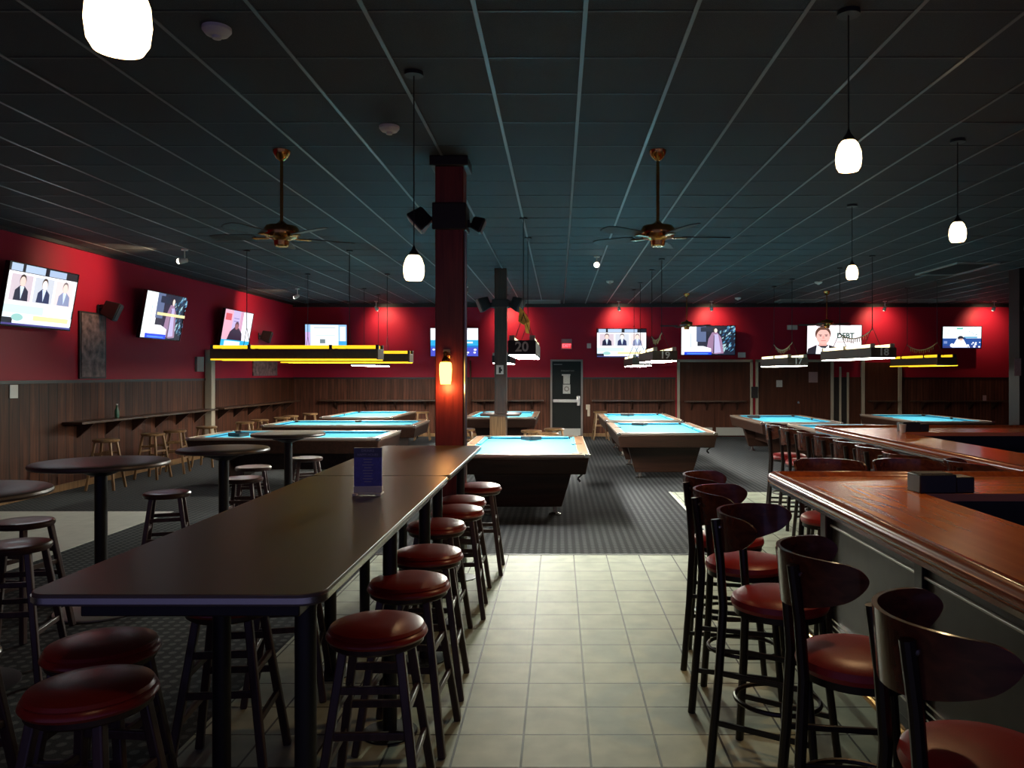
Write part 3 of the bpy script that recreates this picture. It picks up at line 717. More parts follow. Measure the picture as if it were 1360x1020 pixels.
pools = [  # x, y, rz, label
    (-.435, 10.54, 0, 'blue clothed pool table under the lamp numbered 20, brightest lit'),
    (1.72, 13.90, 0, 'blue clothed pool table under the lamp numbered 19, nearer of two right of centre'),
    (1.72, 17.35, 0, 'blue clothed pool table behind the one under lamp 19, before the back wall'),
    (-4.02, 12.30, PI / 2, 'nearest of the left pool tables, long side on, under the long yellow lamp'),
    (-4.02, 15.20, PI / 2, 'second of the left pool tables, long side on, behind the nearest'),
    (-4.38, 18.5, 0, 'farthest left pool table, set end on in the back corner'),
    (-1.27, 18.5, 0, 'pool table behind the rear pillar, end on'),
    (4.70, 16.66, 0, 'pool table under the lamp numbered 17, before the framed wooden doors'),
    (5.05, 13.35, 0, 'pool table under the lamp numbered 18, mostly hidden behind bar chairs'),
    (7.78, 16.95, 0, 'rightmost pool table, under the yellow lamp before the far right wall')]
for i, (x, y, rz, lab) in enumerate(pools):
    o = pool0 if i == 0 else copy_tree(pool0)
    o.location = (x, y, 0); o.rotation_euler = (0, 0, rz); tag(o, lab, 'pool table', 'blue pool tables')
# ball racks left on the cloth
def make_rack():
    e = MB()
    pts = [(-.15, .13), (.15, .13), (0, -.13)]
    P = [(*p, .022) for p in arc_path(pts + [pts[0]], .03, 4)]
    e.sweep([(a, b) for a, b, c in P], [(-.006, 0), (.010, 0), (.010, .05), (-.006, .05)])
    return e.build('ball_rack', M['blackplastic'], smooth=40)
rk = make_rack()
for i, (x, y, a, w) in enumerate([(-.40, 11.52, 0, 'pool table under lamp 20'), (1.55, 14.85, .1, 'pool table under lamp 19'), (1.60, 18.25, 0, 'pool table behind lamp 19'), (-4.95, 12.25, .4, 'nearest left pool table'), (4.35, 17.4, .2, 'pool table under lamp 17')]):
    o = rk if i == 0 else copy_tree(rk); o.location = (x, y, .735); o.rotation_euler = (0, 0, a)
    tag(o, 'black triangular ball rack lying on the ' + w, 'rack', 'triangular ball racks')

# ------------------------------------------------------------------ pool table lamps
def pool_lamp(x, y, rz, Lh, label, num=None, yellow=False, dif='lampwarm', z0=1.92, h=.16, w=.20, garland=None, black=False):
    e = empty('pool_table_lamp', (x, y, z0), rz); tag(e, label, 'lamp', 'long box lamps over the pool tables')
    hood = M['hoodblack'] if black else M['hood']; t = .016
    m = MB()
    m.box(-w, w, -Lh, -Lh + t, 0, h).box(-w, w, Lh - t, Lh, 0, h).box(-w, -w + t, -Lh + t, Lh - t, 0, h).box(w - t, w, -Lh + t, Lh - t, 0, h)
    m.box(-w + t, w - t, -Lh + t, Lh - t, h - .02, h - .008)
    m.build('hood', hood, e, bevel=.004)
    dz = .055 if yellow else 0
    MB().box(-w + t + .002, w - t - .002, -Lh + t + .002, Lh - t - .002, -.012 + dz, .010 + dz).build('diffuser', M[dif], e, smooth=0)
    for s in (-1, 1):
        xx = s * (w - .045)
        if yellow:
            seg = [(-Lh + .02, -Lh * .45), (-Lh * .43, Lh * .52), (Lh * .54, Lh - .02)]
        else:
            seg = [(-Lh + .06, -.03), (.03, Lh - .06)]
        for q, (a, b) in enumerate(seg):
            tb = MB().cyl((xx, a, h + .030), (xx, b, h + .030), .026, n=10).build('tube', M['tubeyellow' if yellow else 'tubewhite'], e)
            for yy in ([a, b] if q == len(seg) - 1 else [a]):
                MB().box(xx - .032, xx + .032, yy - .022, yy + .022, h - .002, h + .062).build('tube_holder', M['black'] if yellow else M['cream'], tb, bevel=.004)
        if yellow:
            MB().cyl((s * (w + .012), -Lh + .02, -.004), (s * (w + .012), Lh - .02, -.004), .012, n=8).build('tube', M['tubeyellow'], e)
    top = CEIL - z0
    hang = .62
    for s in (-1, 1):
        yy = s * Lh * .62
        m = MB()
        for sx in (-1, 1): m.tube([(sx * (w - .05), yy, h), (0, yy, h + hang * .55)], .0045, 6)
        m.tube([(0, yy, h + hang * .55), (0, yy, top)], .006, 6)
        m.lathe([(.05, top - .02), (.05, top)], (0, yy, 0), 12)
        m.build('hanging_cord', M['cord'], e)
    if garland:
        m = MB(); pts = []
        for i in range(17):
            u = -1 + 2 * i / 16; zz = h + hang * .50 - .13 * (1 - u * u) * garland
            pts.append((0, u * Lh * .62, zz))
        m.tube(pts, .010, 6)
        for i in range(2, 15):
            p = pts[i]; m.cyl((0, p[1], p[2]), (0, p[1], p[2] - random.uniform(.05, .09)), .007, n=5)
        m.build('fringe_garland', M['fringe'], e)
    if num:
        text_mesh(num, .16, .004, 'number', M['number'], e, (0 if len(num) > 1 else 0, -Lh - .004, h * .53), bold=.004)
    return e
l20 = pool_lamp(-.435, 10.45, 0, 1.12, 'box lamp with the white number 20 and a yellow pennant on its cords', '20', dif='lampbright', z0=1.93, h=.17, w=.165, black=True)
m = MB(); base = .45
m._add([(-.05, -.70, .60), (.00, -.71, .55), (.06, -.73, .46), (.08, -.69, .42), (.00, -.72, .38), (-.06, -.70, .42), (-.03, -.66, .50)], [(0, 1, 6), (1, 2, 3, 6), (6, 3, 4), (6, 4, 5, 0)])
m._add([(.00, -.69, .46), (.08, -.69, .42), (.07, -.66, .27), (.03, -.68, .28)], [(0, 1, 2, 3)])
pn = m.build('pennant', M['yellowcloth'], l20, smooth=0)
so = pn.modifiers.new('thickness', 'SOLIDIFY'); so.thickness = .006
pool_lamp(1.72, 13.90, 0, 1.12, 'box lamp with the white number 19 over the nearer centre right pool table', '19', dif='lampwhite', z0=1.92, garland=.7)
pool_lamp(1.72, 17.35, 0, 1.12, 'smaller looking box lamp behind the one numbered 19', '1', dif='lampwhite', z0=1.88)
pool_lamp(-4.06, 12.32, PI / 2, 1.29, 'long brown lamp with yellow tubes nearest at left', None, True, 'lampcool', z0=1.93)
pool_lamp(-4.06, 15.20, PI / 2, 1.23, 'brown lamp with yellow tubes second back at left, its right end showing', None, True, 'lampwarm', z0=1.93)
pool_lamp(-4.38, 18.5, 0, 1.12, 'box lamp far back left showing only its white lit underside', None, dif='lampwhite', z0=1.90)
pool_lamp(-1.27, 18.5, 0, 1.12, 'box lamp half hidden behind the rear pillar', None, dif='lampwarm', z0=1.95, black=True)
pool_lamp(4.72, 16.66, 0, 1.08, 'box lamp numbered 17 with a fringe garland, before the wooden doors', '17', dif='lampcool', z0=1.87, garland=1.)
pool_lamp(5.10, 13.60, 0, 1.20, 'box lamp with the white number 18 above the rear bar chairs', '18', dif='lampcool', z0=1.96, garland=.9)
pool_lamp(7.78, 16.95, 0, 1.12, 'box lamp with yellow tubes farthest right', None, True, 'lampcool', z0=1.88, garland=1.)

# ------------------------------------------------------------------ ceiling fans
def fan(x, y, zm, rz, label, pale=False, tiltb=.12):
    e = empty('ceiling_fan', (x, y, zm), rz); tag(e, label, 'fan', 'brass ceiling fans')
    top = CEIL - zm
    MB().lathe([(.075, top), (.07, top - .03), (.045, top - .07), (.02, top - .09)], n=24).build('canopy', M['brass'], e)
    MB().lathe([(.014, .09), (.014, top - .07)], n=12).build('rod', M['brass'], e)
    MB().lathe([(.02, .12), (.05, .09), (.13, .075), (.145, .05), (.145, .0), (.13, -.025), (.08, -.035), (.065, -.05), (.06, -.09), (.05, -.10), (0, -.10)], n=32).build('motor', M['brass'], e)
    for k in range(5):
        a = 2 * PI * k / 5 + .2; c, s = math.cos(a), math.sin(a)
        def R(px, py, pz): return (px * c - py * s, px * s + py * c, pz)
        am = MB()._add([R(*p) for p in [(.12, -.018, -.03), (.25, -.03, -.03), (.25, .03, -.03), (.12, .018, -.03), (.12, -.018, -.02), (.25, -.03, -.02), (.25, .03, -.02), (.12, .018, -.02)]],
                  [(0, 3, 2, 1), (4, 5, 6, 7), (0, 1, 5, 4), (1, 2, 6, 5), (2, 3, 7, 6), (3, 0, 4, 7)])
        out = [(.22, -.05), (.30, -.062), (.56, -.068), (.62, -.05), (.635, 0), (.62, .05), (.56, .068), (.30, .062), (.22, .05)]
        vs = [R(px, py, -.018 + py * tiltb * 1.6) for px, py in out] + [R(px, py, -.011 + py * tiltb * 1.6) for px, py in out]; q = len(out)
        bl = MB()._add(vs, [tuple(reversed(range(q))), tuple(range(q, 2 * q))] + [(i, (i + 1) % q, q + (i + 1) % q, q + i) for i in range(q)]).build('blade', M['bladepale' if pale else 'blade'], e, smooth=0)
        am.build('blade_arm', M['brass'], bl, smooth=0)
fan(-2.39, 6.82, 2.90, .35, 'brass ceiling fan with pale blades at left of the front pillar', True)
fan(.855, 6.82, 2.90, -.15, 'brass ceiling fan with dark blades right of the front pillar')
fan(3.06, 18.9, 2.87, .4, 'small far brass ceiling fan before the coat scene screen')
fan(6.24, 18.4, 2.87, .1, 'small far brass ceiling fan before the screen with the DEBT caption')

# ------------------------------------------------------------------ pendants and sconce
def pendant(x, y, zb, label, pw=6):
    e = empty('pendant_lamp', (x, y, zb)); tag(e, label, 'lamp', 'small glowing glass pendant lamps')
    MB().lathe([(.050, .0), (.062, .02), (.067, .06), (.064, .10), (.050, .14), (.036, .158), (.030, .158), (.044, .138), (.058, .10), (.061, .06), (.056, .02), (.046, .003)], n=36, cap=False).build('lamp_shade', M['shade'], e)
    MB().lathe([(.034, .155), (.030, .175), (.012, .20), (.006, .22)], n=20).build('socket', M['black'], e)
    MB().lathe([(.02, .05), (.03, .08), (.022, .12), (.012, .155)], n=14).build('bulb', M['shade'], e)
    MB().tube([(0, 0, .215), (0, 0, CEIL - zb - .02)], .004, 6).build('cord', M['cord'], e)
    MB().lathe([(.06, CEIL - zb - .025), (.06, CEIL - zb)], n=20).build('canopy', M['blackplastic'], e)
    l = bpy.data.lights.new('pendant_glow', 'SPOT'); l.spot_size = math.radians(160); l.spot_blend = .6; l.energy = pw * .8; l.color = (1, .62, .30); l.shadow_soft_size = .04
    o = bpy.data.objects.new('pendant_glow', l); COL.objects.link(o); o.location = (x, y, zb - .03)
pendant(-.958, 1.72, 2.404, 'large glowing pendant lamp at top left, cut off by the photo edge', 3)
pendant(-.925, 5.05, 2.30, 'glowing pendant lamp on a long cord left of the front pillar', 14)
pendant(1.54, 4.2, 2.78, 'large glowing pendant lamp over the front bar, upper right', 45)
pendant(3.28, 6.5, 2.79, 'glowing pendant lamp highest at the right edge over the rear bar', 35)
pendant(3.34, 9.0, 2.78, 'smallest glowing pendant lamp, over the far tip of the rear bar', 25)
sx, sy = P1[0] - .02, P1[1] - .125
sc = empty('wall_sconce', (sx, sy, 1.70)); tag(sc, 'glowing amber wall sconce on the front face of the red pillar', 'lamp')
MB().lathe([(.044, -.088), (.050, -.05), (.055, .04), (.052, .09), (.044, .105), (.038, .105), (.046, .088), (.049, .04), (.044, -.05), (.036, -.086)], (0, -.085, 0), 28, cap=False).build('lamp_shade', M['sconce'], sc)
MB().lathe([(.018, -.04), (.024, 0), (.012, .06)], (0, -.085, 0), 14).build('bulb', M['sconce'], sc)
MB().box(-.03, .03, -.016, 0, .08, .22).bar((0, -.01, .17), (0, -.085, .15), .02).lathe([(.03, .10), (.034, .125), (.02, .15), (.012, .17)], (0, -.085, 0), 18).lathe([(.02, .165), (.024, .185), (.01, .20)], (0, -.085, 0), 18).build('bracket', M['brass'], sc)
l = bpy.data.lights.new('sconce_glow', 'POINT'); l.energy = 3.5; l.color = (1, .45, .14); l.shadow_soft_size = .05
o = bpy.data.objects.new('sconce_glow', l); COL.objects.link(o); o.location = (sx, sy - .085, 1.58)
l = bpy.data.lights.new('sconce_glow', 'POINT'); l.energy = 1; l.color = (1, .45, .14); l.shadow_soft_size = .03
o = bpy.data.objects.new('sconce_glow', l); COL.objects.link(o); o.location = (sx, sy - .07, 1.84)

# ------------------------------------------------------------------ spotlights washing the red walls
def spot(x, y, z, aim, label, energy=60, ang=75, col=(1, .72, .45), blend=.9, soft=.03, group='ceiling spotlights washing the walls'):
    d = (Vector(aim) - Vector((x, y, z))).normalized()
    e = empty('spotlight', (x, y, z)); tag(e, label, 'spotlight', group)
    p = -d * .07; q = d * .05
    MB().cyl(p, q, .030, .048, 20).build('head', M['white'], e)
    lz = MB().lathe([(.044, -.004), (.042, .012), (.032, .028), (.018, .038), (0, .041)], n=18).build('lens', M['spotface'], e)
    lz.location = q; lz.rotation_euler = d.to_track_quat('Z', 'Y').to_euler()
    MB().tube([p * .4, (p.x * .4, p.y * .4, CEIL - z)], .009, 8).lathe([(.05, CEIL - z - .02), (.05, CEIL - z)], (p.x * .4, p.y * .4, 0), 16).build('stem', M['white'], e)
    l = bpy.data.lights.new('spot_beam', 'SPOT'); l.energy = energy; l.color = col; l.spot_size = math.radians(ang); l.spot_blend = blend; l.shadow_soft_size = soft
    o = bpy.data.objects.new('spot_beam', l); COL.objects.link(o); o.location = Vector((x, y, z)) + d * .10
    o.rotation_euler = d.to_track_quat('-Z', 'Y').to_euler()
WASH = 55
spot(-5.8, 12.2, 3.45, (XL, 12.0, 3.25), 'white ceiling spotlight aimed at left wall between the two nearest screens', WASH * 1.7, 88)
spot(-5.9, 17.8, 3.45, (XL, 18.6, 3.1), 'white ceiling spotlight aimed at left wall beyond the third screen', WASH * 1.7, 88)
for px, lab in ((500, 'tiny ceiling spotlight at back wall above the second yellow lamp'), (670, 'tiny ceiling spotlight at back wall behind the rear pillar'), (822, 'tiny ceiling spotlight above the three portraits screen on back wall'),
                (945, 'tiny ceiling spotlight above the coat scene screen on back wall'), (1175, 'tiny ceiling spotlight right of the screen with the DEBT caption'), (1320, 'tiny ceiling spotlight at far right above the ball game screen')):
    X = wx(px, 20.9); spot(X, 20.9, 3.44, (X + .12, YB, 3.05), lab, WASH, 120)
# two track heads on the ceiling pointing into the room
spot(.62, 12.9, 3.50, (.1, 5.6, 0), 'white ceiling spotlight pointing down towards the tiled aisle', 560, 44, (.92, 1., .76), .8, .05, 'ceiling spotlights over the room')
spot(-2.05, 17.4, 3.50, (-5.2, 8.5, 0), 'white ceiling spotlight pointing towards the pale floor at left', 1150, 50, (.95, 1., .85), .8, .05, 'ceiling spotlights over the room')

# ------------------------------------------------------------------ smoke detectors, vents
dets = [(288, 44, 'white smoke detector on ceiling at top left near the big pendant'), (517, 173, 'white smoke detector on ceiling between the left fan and the front pillar'),
        (810, 375, 'small white smoke detector on far ceiling right of centre'), (1087, 376, 'small white smoke detector on far ceiling at right'), (980, 397, 'tiny white smoke detector near the back wall above the double doors')]
d0 = None
for px, py, lab in dets:
    Y = F * 1.90 / (497 - py); X = wx(px, Y)
    if d0 is None:
        d0 = empty('smoke_detector'); MB().lathe([(.078, 0), (.078, -.018), (.060, -.040), (.040, -.046), (.0, -.046)], n=28).build('cover', M['white'], d0)
        MB().lathe([(.026, -.044), (.024, -.062), (0, -.066)], n=16).build('sensor', M['white'], d0); o = d0
    else: o = copy_tree(d0)
    o.location = (X, Y, CEIL); tag(o, lab, 'smoke detector', 'ceiling smoke detectors')
for x0, x1, y0, y1, lab in [(-.95, .05, 20.5, 21.3, 'grey ceiling vent near back wall above the number 20 lamp'), (6.85, 7.6, 13.6, 15.2, 'pale ceiling vent at right below the highest pendant'), (5.7, 6.8, 20.3, 20.9, 'ceiling vent near back wall above the framed doors'), (8.7, 10.2, 20.3, 20.9, 'ceiling vent near back wall above the rightmost pool table')]:
    e = empty('ceiling_vent', ((x0 + x1) / 2, (y0 + y1) / 2, CEIL)); tag(e, lab, 'vent', 'ceiling vents')
    w, h = (x1 - x0) / 2, (y1 - y0) / 2
    MB().box(-w, w, -h, -h + .03, -.03, 0).box(-w, w, h - .03, h, -.03, 0).box(-w, -w + .03, -h + .03, h - .03, -.03, 0).box(w - .03, w, -h + .03, h - .03, -.03, 0).build('frame', M['vent'], e)
    g = MB(); k = -h + .06
    while k < h - .05: g._add([(-w + .03, k, -.025), (w - .03, k, -.025), (w - .03, k + .05, -.008), (-w + .03, k + .05, -.008), (-w + .03, k, -.022), (w - .03, k, -.022), (w - .03, k + .05, -.005), (-w + .03, k + .05, -.005)], [(0, 3, 2, 1), (4, 5, 6, 7), (0, 1, 5, 4), (1, 2, 6, 5), (2, 3, 7, 6), (3, 0, 4, 7)]); k += .075
    g.build('slats', M['vent'], e, smooth=0)

# ------------------------------------------------------------------ screens
def srgb(r, g, b):
    return tuple(((c / 255) / 12.92 if c <= 10 else (((c / 255) + .055) / 1.055) ** 2.4) for c in (r, g, b))
def screen_mesh(w, h, shapes, parent):
    vs, fs, cs = [], [], []
    for k, s in enumerate(shapes):
        yy = -.001 - .0006 * k
        def pt(u, v): return ((u - .5) * w, yy, (v - .5) * h)
        if s[0] == 'r': pts = [(s[1], s[2]), (s[3], s[2]), (s[3], s[4]), (s[1], s[4])]; c = s[5]
        elif s[0] == 'e': pts = [(s[1] + s[3] * math.cos(2 * PI * i / 20), s[2] + s[4] * math.sin(2 * PI * i / 20)) for i in range(20)]; c = s[5]
        else: pts = s[1]; c = s[2]
        o = len(vs); vs += [pt(min(1, max(0, u)), min(1, max(0, v))) for u, v in pts]; fs.append(list(range(o, len(vs)))); cs.append(srgb(*c))
    me = bpy.data.meshes.new('screen'); me.from_pydata(vs, [], fs); me.materials.append(M['screen'])
    ca = me.color_attributes.new('Col', 'FLOAT_COLOR', 'CORNER')
    for p, c in zip(me.polygons, cs):
        for li in p.loop_indices: ca.data[li].color = (*c, 1)
    o = bpy.data.objects.new('screen', me); COL.objects.link(o); o.parent = parent
    return o
def person(u, v, s, coat, skin=(235, 205, 195), hair=(60, 45, 40), shirt=(210, 225, 245)):
    return [('p', [(u - .10 * s, v - .22 * s), (u - .09 * s, v - .05 * s), (u - .03 * s, v + .03 * s), (u + .03 * s, v + .03 * s), (u + .09 * s, v - .05 * s), (u + .10 * s, v - .22 * s)], coat),
            ('p', [(u - .03 * s, v + .02 * s), (u, v - .2 * s), (u + .03 * s, v + .02 * s)], shirt),
            ('e', u, v + .12 * s, .045 * s, .105 * s, hair), ('e', u, v + .10 * s, .040 * s, .085 * s, skin)]
def c_portraits():
    sh = [('r', 0, 0, 1, 1, (225, 238, 250)), ('r', 0, .86, 1, 1, (20, 22, 34)), ('r', .03, .88, .18, 1, (170, 190, 215)), ('r', .22, .88, .50, 1, (175, 195, 220)), ('r', .56, .88, .82, .99, (165, 185, 215)),
          ('r', .0, .34, 1, .87, (252, 250, 255)),
          ('r', .05, .40, .34, .83, (205, 190, 200)), ('r', .37, .40, .65, .83, (200, 205, 215)), ('r', .68, .40, .96, .83, (232, 215, 215)),
          ('r', 0, .20, .55, .33, (205, 225, 235)), ('r', .1, .05, 1, .19, (240, 244, 250)), ('r', .42, .10, .95, .18, (240, 222, 165)), ('r', 0, 0, .14, .12, (25, 25, 40)), ('e', .2, .13, .08, .06, (150, 200, 195)), ('r', .0, 0, 1, .03, (70, 60, 130))]
    sh += person(.20, .62, .98, (25, 28, 55)) + person(.51, .62, .95, (35, 45, 85), (250, 235, 230)) + person(.82, .62, .95, (135, 145, 180), (238, 215, 205), (120, 110, 110))
    return sh
def c_coat():
    random.seed(3)
    sh = [('r', 0, 0, 1, 1, (25, 32, 48)), ('r', 0, 0, .30, 1, (252, 254, 255)), ('r', .17, .25, .19, .75, (190, 205, 230)), ('r', .28, .45, .46, 1, (90, 105, 140)), ('r', .3, .2, .48, .45, (40, 42, 58)), ('r', .36, .80, .60, .95, (30, 40, 60))]
    for i in range(60):
        a, b = random.uniform(.70, 1), random.uniform(.1, .98); s = random.uniform(.012, .035)
        sh.append(('p', [(a - s, b - s * 1.5), (a + s * .5, b - s * .6), (a + s, b + s * 2), (a - s * .2, b + s)], random.choice([(70, 130, 165), (110, 165, 190), (45, 85, 125), (160, 195, 200)])))
    sh += [('p', [(.46, .10), (.50, .55), (.57, .78), (.66, .78), (.74, .60), (.79, .05), (.64, .02)], (150, 118, 150)), ('p', [(.60, .05), (.60, .70), (.68, .72), (.74, .08)], (185, 175, 215)), ('p', [(.585, .05), (.60, .68), (.612, .68), (.61, .05)], (70, 55, 80)),
           ('e', .615, .86, .038, .09, (40, 35, 40)), ('e', .635, .84, .03, .075, (235, 215, 205)),
           ('p', [(.22, .30), (.40, .30), (.55, .22), (.55, .10), (.20, .10)], (246, 250, 255)), ('r', .05, 0, .56, .10, (20, 60, 215)), ('r', .10, .02, .50, .05, (90, 150, 245))]
    return sh
def c_coat_bar(): return c_coat() + [('r', .26, .52, .98, .58, (250, 232, 165))]
def c_pink():
    return [('r', 0, 0, 1, 1, (225, 170, 190)), ('r', .3, .35, .55, 1, (190, 175, 215)), ('r', .62, .1, 1, 1, (245, 248, 255)), ('r', .56, .2, .66, 1, (200, 150, 180)), ('r', .05, .72, .25, .9, (200, 80, 90)), ('r', .34, .78, .52, .80, (120, 110, 170)), ('r', .34, .70, .52, .72, (120, 110, 170)),
            ('p', [(.18, .18), (.26, .42), (.40, .55), (.55, .54), (.68, .40), (.72, .15)], (40, 25, 48)), ('e', .47, .60, .07, .11, (75, 45, 60)), ('e', .47, .57, .055, .08, (150, 90, 95)),
            ('r', 0, 0, 1, .20, (40, 175, 220)), ('r', .12, .03, .66, .17, (235, 248, 255)), ('r', .1, 0, .9, .03, (30, 90, 190))]
def c_page():
    return [('r', 0, 0, 1, 1, (150, 190, 235)), ('r', .13, .06, .80, .98, (250, 252, 255)), ('r', .20, .84, .74, .92, (200, 210, 215)), ('r', .35, .25, .48, .42, (110, 125, 130)), ('r', .25, .55, .72, .60, (205, 225, 220)), ('r', .2, .1, .74, .16, (215, 225, 230)), ('r', .84, .35, .97, .92, (245, 250, 255)), ('r', .80, .0, 1, .34, (60, 160, 225)), ('r', 0, 0, .12, .7, (200, 170, 225))]
def c_news():
    random.seed(5)
    sh = [('r', 0, 0, 1, 1, (245, 248, 255)), ('r', 0, .34, 1, .58, (45, 165, 215)), ('r', 0, .30, 1, .38, (30, 110, 190)), ('r', 0, 0, 1, .31, (70, 75, 190))]
    for i in range(26):
        a, b, s = random.uniform(.02, .95), random.uniform(.6, .98), random.uniform(.01, .03); sh.append(('r', a, b, a + s * 2.2, b + s, random.choice([(90, 100, 130), (150, 160, 190), (60, 60, 80)])))
    for i in range(14):
        a, b, s = random.uniform(.02, .95), random.uniform(.04, .24), random.uniform(.015, .04); sh.append(('e', a, b, s, s * 1.2, (240, 242, 255)))
    for i in range(8):
        a = random.uniform(.3, .9); sh.append(('r', a, .46, a + .07, .52, (220, 242, 250)))
    return sh
def c_ball():
    random.seed(9)
    sh = [('r', 0, 0, 1, 1, (240, 250, 252)), ('r', 0, .10, 1, .45, (40, 75, 145)), ('r', .55, .46, .9, .53, (95, 165, 200)), ('r', .36, .88, .52, .95, (90, 190, 165)), ('r', 0, 0, 1, .10, (50, 60, 120)), ('r', .03, .2, .12, .32, (120, 140, 190))]
    for i in range(16):
        a, b, s = random.uniform(.02, .95), random.uniform(.58, .97), random.uniform(.008, .02); sh.append(('r', a, b, a + s * 2, b + s, (70, 90, 110)))
    sh += [('p', [(.24, .02), (.30, .22), (.36, .42), (.44, .50), (.54, .40), (.60, .20), (.66, .02)], (248, 250, 255)), ('e', .46, .47, .075, .10, (40, 45, 60)), ('e', .47, .42, .05, .07, (215, 170, 150)), ('p', [(.38, .48), (.55, .50), (.60, .45), (.40, .43)], (30, 32, 50)), ('e', .24, .12, .05, .09, (248, 250, 255))]
    for i in range(12):
        a, b, s = random.uniform(.62, .96), random.uniform(.04, .26), random.uniform(.015, .035); sh.append(('e', a, b, s, s * 1.6, (245, 248, 255)))
    return sh
def c_debt():
    return [('r', 0, 0, 1, 1, (250, 236, 240)), ('r', .55, .02, 1, .98, (253, 246, 248)), ('p', [(0, 0), (.02, .18), (.16, .30), (.30, .34), (.42, .30), (.58, .20), (.64, 0)], (38, 36, 44)), ('p', [(.16, .0), (.18, .32), (.26, .22), (.34, .20), (.40, .32), (.42, 0)], (240, 244, 252)), ('r', .22, .28, .36, .45, (225, 165, 155)),
            ('e', .29, .70, .145, .26, (92, 62, 50)), ('e', .295, .60, .125, .26, (236, 182, 172)), ('p', [(.16, .72), (.20, .92), (.38, .94), (.42, .72), (.36, .84), (.24, .84)], (92, 62, 50)), ('r', .21, .655, .27, .675, (110, 70, 62)), ('r', .32, .655, .38, .675, (110, 70, 62)), ('e', .245, .63, .022, .016, (70, 55, 60)), ('e', .35, .63, .022, .016, (70, 55, 60)), ('p', [(.285, .64), (.275, .53), (.32, .53), (.31, .64)], (218, 158, 148)), ('r', .25, .455, .345, .475, (190, 105, 105)),
            ('r', .58, .70, .86, .72, (190, 200, 200)), ('r', .54, .41, .84, .43, (150, 130, 120))]
def tv(loc, w, h, rz, tilt, shapes, label, text=None, mountlen=.14):
    e = empty('television', loc, rz, tilt); tag(e, label, 'television', 'wall mounted televisions')
    MB().box(-w / 2 - .012, w / 2 + .012, .0, .055, -h / 2 - .018, h / 2 + .012).build('casing', M['bezel'], e, bevel=.006)
    m = MB(); a, b = w / 2, h / 2
    m.box(-a - .014, a + .014, -.012, .004, b, b + .014).box(-a - .014, a + .014, -.012, .004, -b - .02, -b).box(-a - .014, -a, -.012, .004, -b, b).box(a, a + .014, -.012, .004, -b, b)
    m.build('bezel', M['bezel'], e, bevel=.002)
    screen_mesh(w, h, shapes, e)
    MB().box(-.16, .16, .055, .075, -.14, .14).bar((0, .07, 0), (0, mountlen, .0), .05).build('mount', M['black'], e)
    if text:
        ob = text_mesh(text, h * .25, .0005, 'caption', mat('caption_green_glow', (.02, .06, .05), .5, emit=(.015, .09, .07), es=1.), e, (w * .20, -.028, h * .13), bold=.006)
    return e
XS = -7.04
tv((XS, 10.76, 2.74), 1.42, .80, PI / 2, .17, c_portraits(), 'television with three portraits at far left on left wall, nearest the camera')
tv((XS, 14.10, 2.73), 1.40, .80, PI / 2, .17, c_coat_bar(), 'second television on left wall, tree scene crossed by a yellow bar')
tv((XS, 17.30, 2.68), 1.50, .80, PI / 2, .17, c_pink(), 'third television on left wall, pinkish picture with cyan bottom strip', )
tv((-6.15, 20.9, 2.68), 1.05, .66, .20, .10, c_page(), 'television in far left corner showing a white page', mountlen=.55)
YT = YB - .22
def tvb(px0, px1, py0, py1, shapes, label, text=None):
    w = (px1 - px0) * YT / F; h = (py1 - py0) * YT / F
    return tv((wx((px0 + px1) / 2, YT), YT, wz((py0 + py1) / 2, YT)), w, h, 0, .05, shapes, label, text, .20)
tvb(572, 635, 436, 473, c_news(), 'television on back wall partly hidden behind the front red pillar')
tvb(793, 858, 437, 474, c_portraits(), 'television with three portraits on back wall right of the exit sign')
tvb(905, 976, 433, 471, c_coat(), 'television on back wall above double doors, figure in a coat beside trees')
tvb(1072, 1144, 432, 470, c_debt(), 'television on back wall showing a suited man beside the word DEBT', 'DEBT')
tvb(1252, 1303, 434, 462, c_ball(), 'rightmost television on back wall showing a ball game')

# ------------------------------------------------------------------ wall things
ex = empty('exit_sign', (wx(752.5, YB), YB, wz(457, YB))); tag(ex, 'small red glowing exit sign on back wall above the black door', 'sign')
MB().box(-.145, .145, -.06, 0, -.14, .14).build('housing', M['exitbox'], ex, bevel=.008)
MB().box(-.125, .125, -.064, -.06, -.12, .02).build('sign_face', M['exitglow'], ex, smooth=0)
text_mesh('EXIT', .115, .002, 'letters', M['exitred'], ex, (0, -.067, -.05), bold=.003)
def plate(px0, px1, py0, py1, label, m='white', d=.02, name='switch_plate', cat='plate', Y=YB):
    x0, x1 = wx(px0, Y), wx(px1, Y); z1, z0 = wz(py0, Y), wz(py1, Y)
    o = MB().box(x0, x1, Y - d, Y, z0, z1).build(name, M[m], bevel=.004); return tag(o, label, cat)
plate(779.5, 785, 456, 462.5, 'tiny white alarm box on red wall between exit sign and portraits television', name='alarm_box', cat='box')
plate(980, 990, 468, 475, 'white plate on red wall above the double doors right corner', name='wall_plate')
e = plate(1045, 1058, 432, 438, 'pale emergency light box on red wall left of the suited man television', name='emergency_light', cat='light', d=.08)
plate(1031, 1039, 505, 514, 'white paper notice on the right framed wooden door', 'paper', .004, 'paper_notice', 'notice', YB - .031)
plate(1074, 1086, 494, 508, 'faded pink notice high on the right framed wooden door', 'pinkpaper', .004, 'paper_notice', 'notice', YB - .031)
plate(1305, 1310, 525, 533, 'pale outlet plate on wainscot under the rightmost television', 'pinkpaper', .01, 'outlet_plate', 'plate', YB - .021)
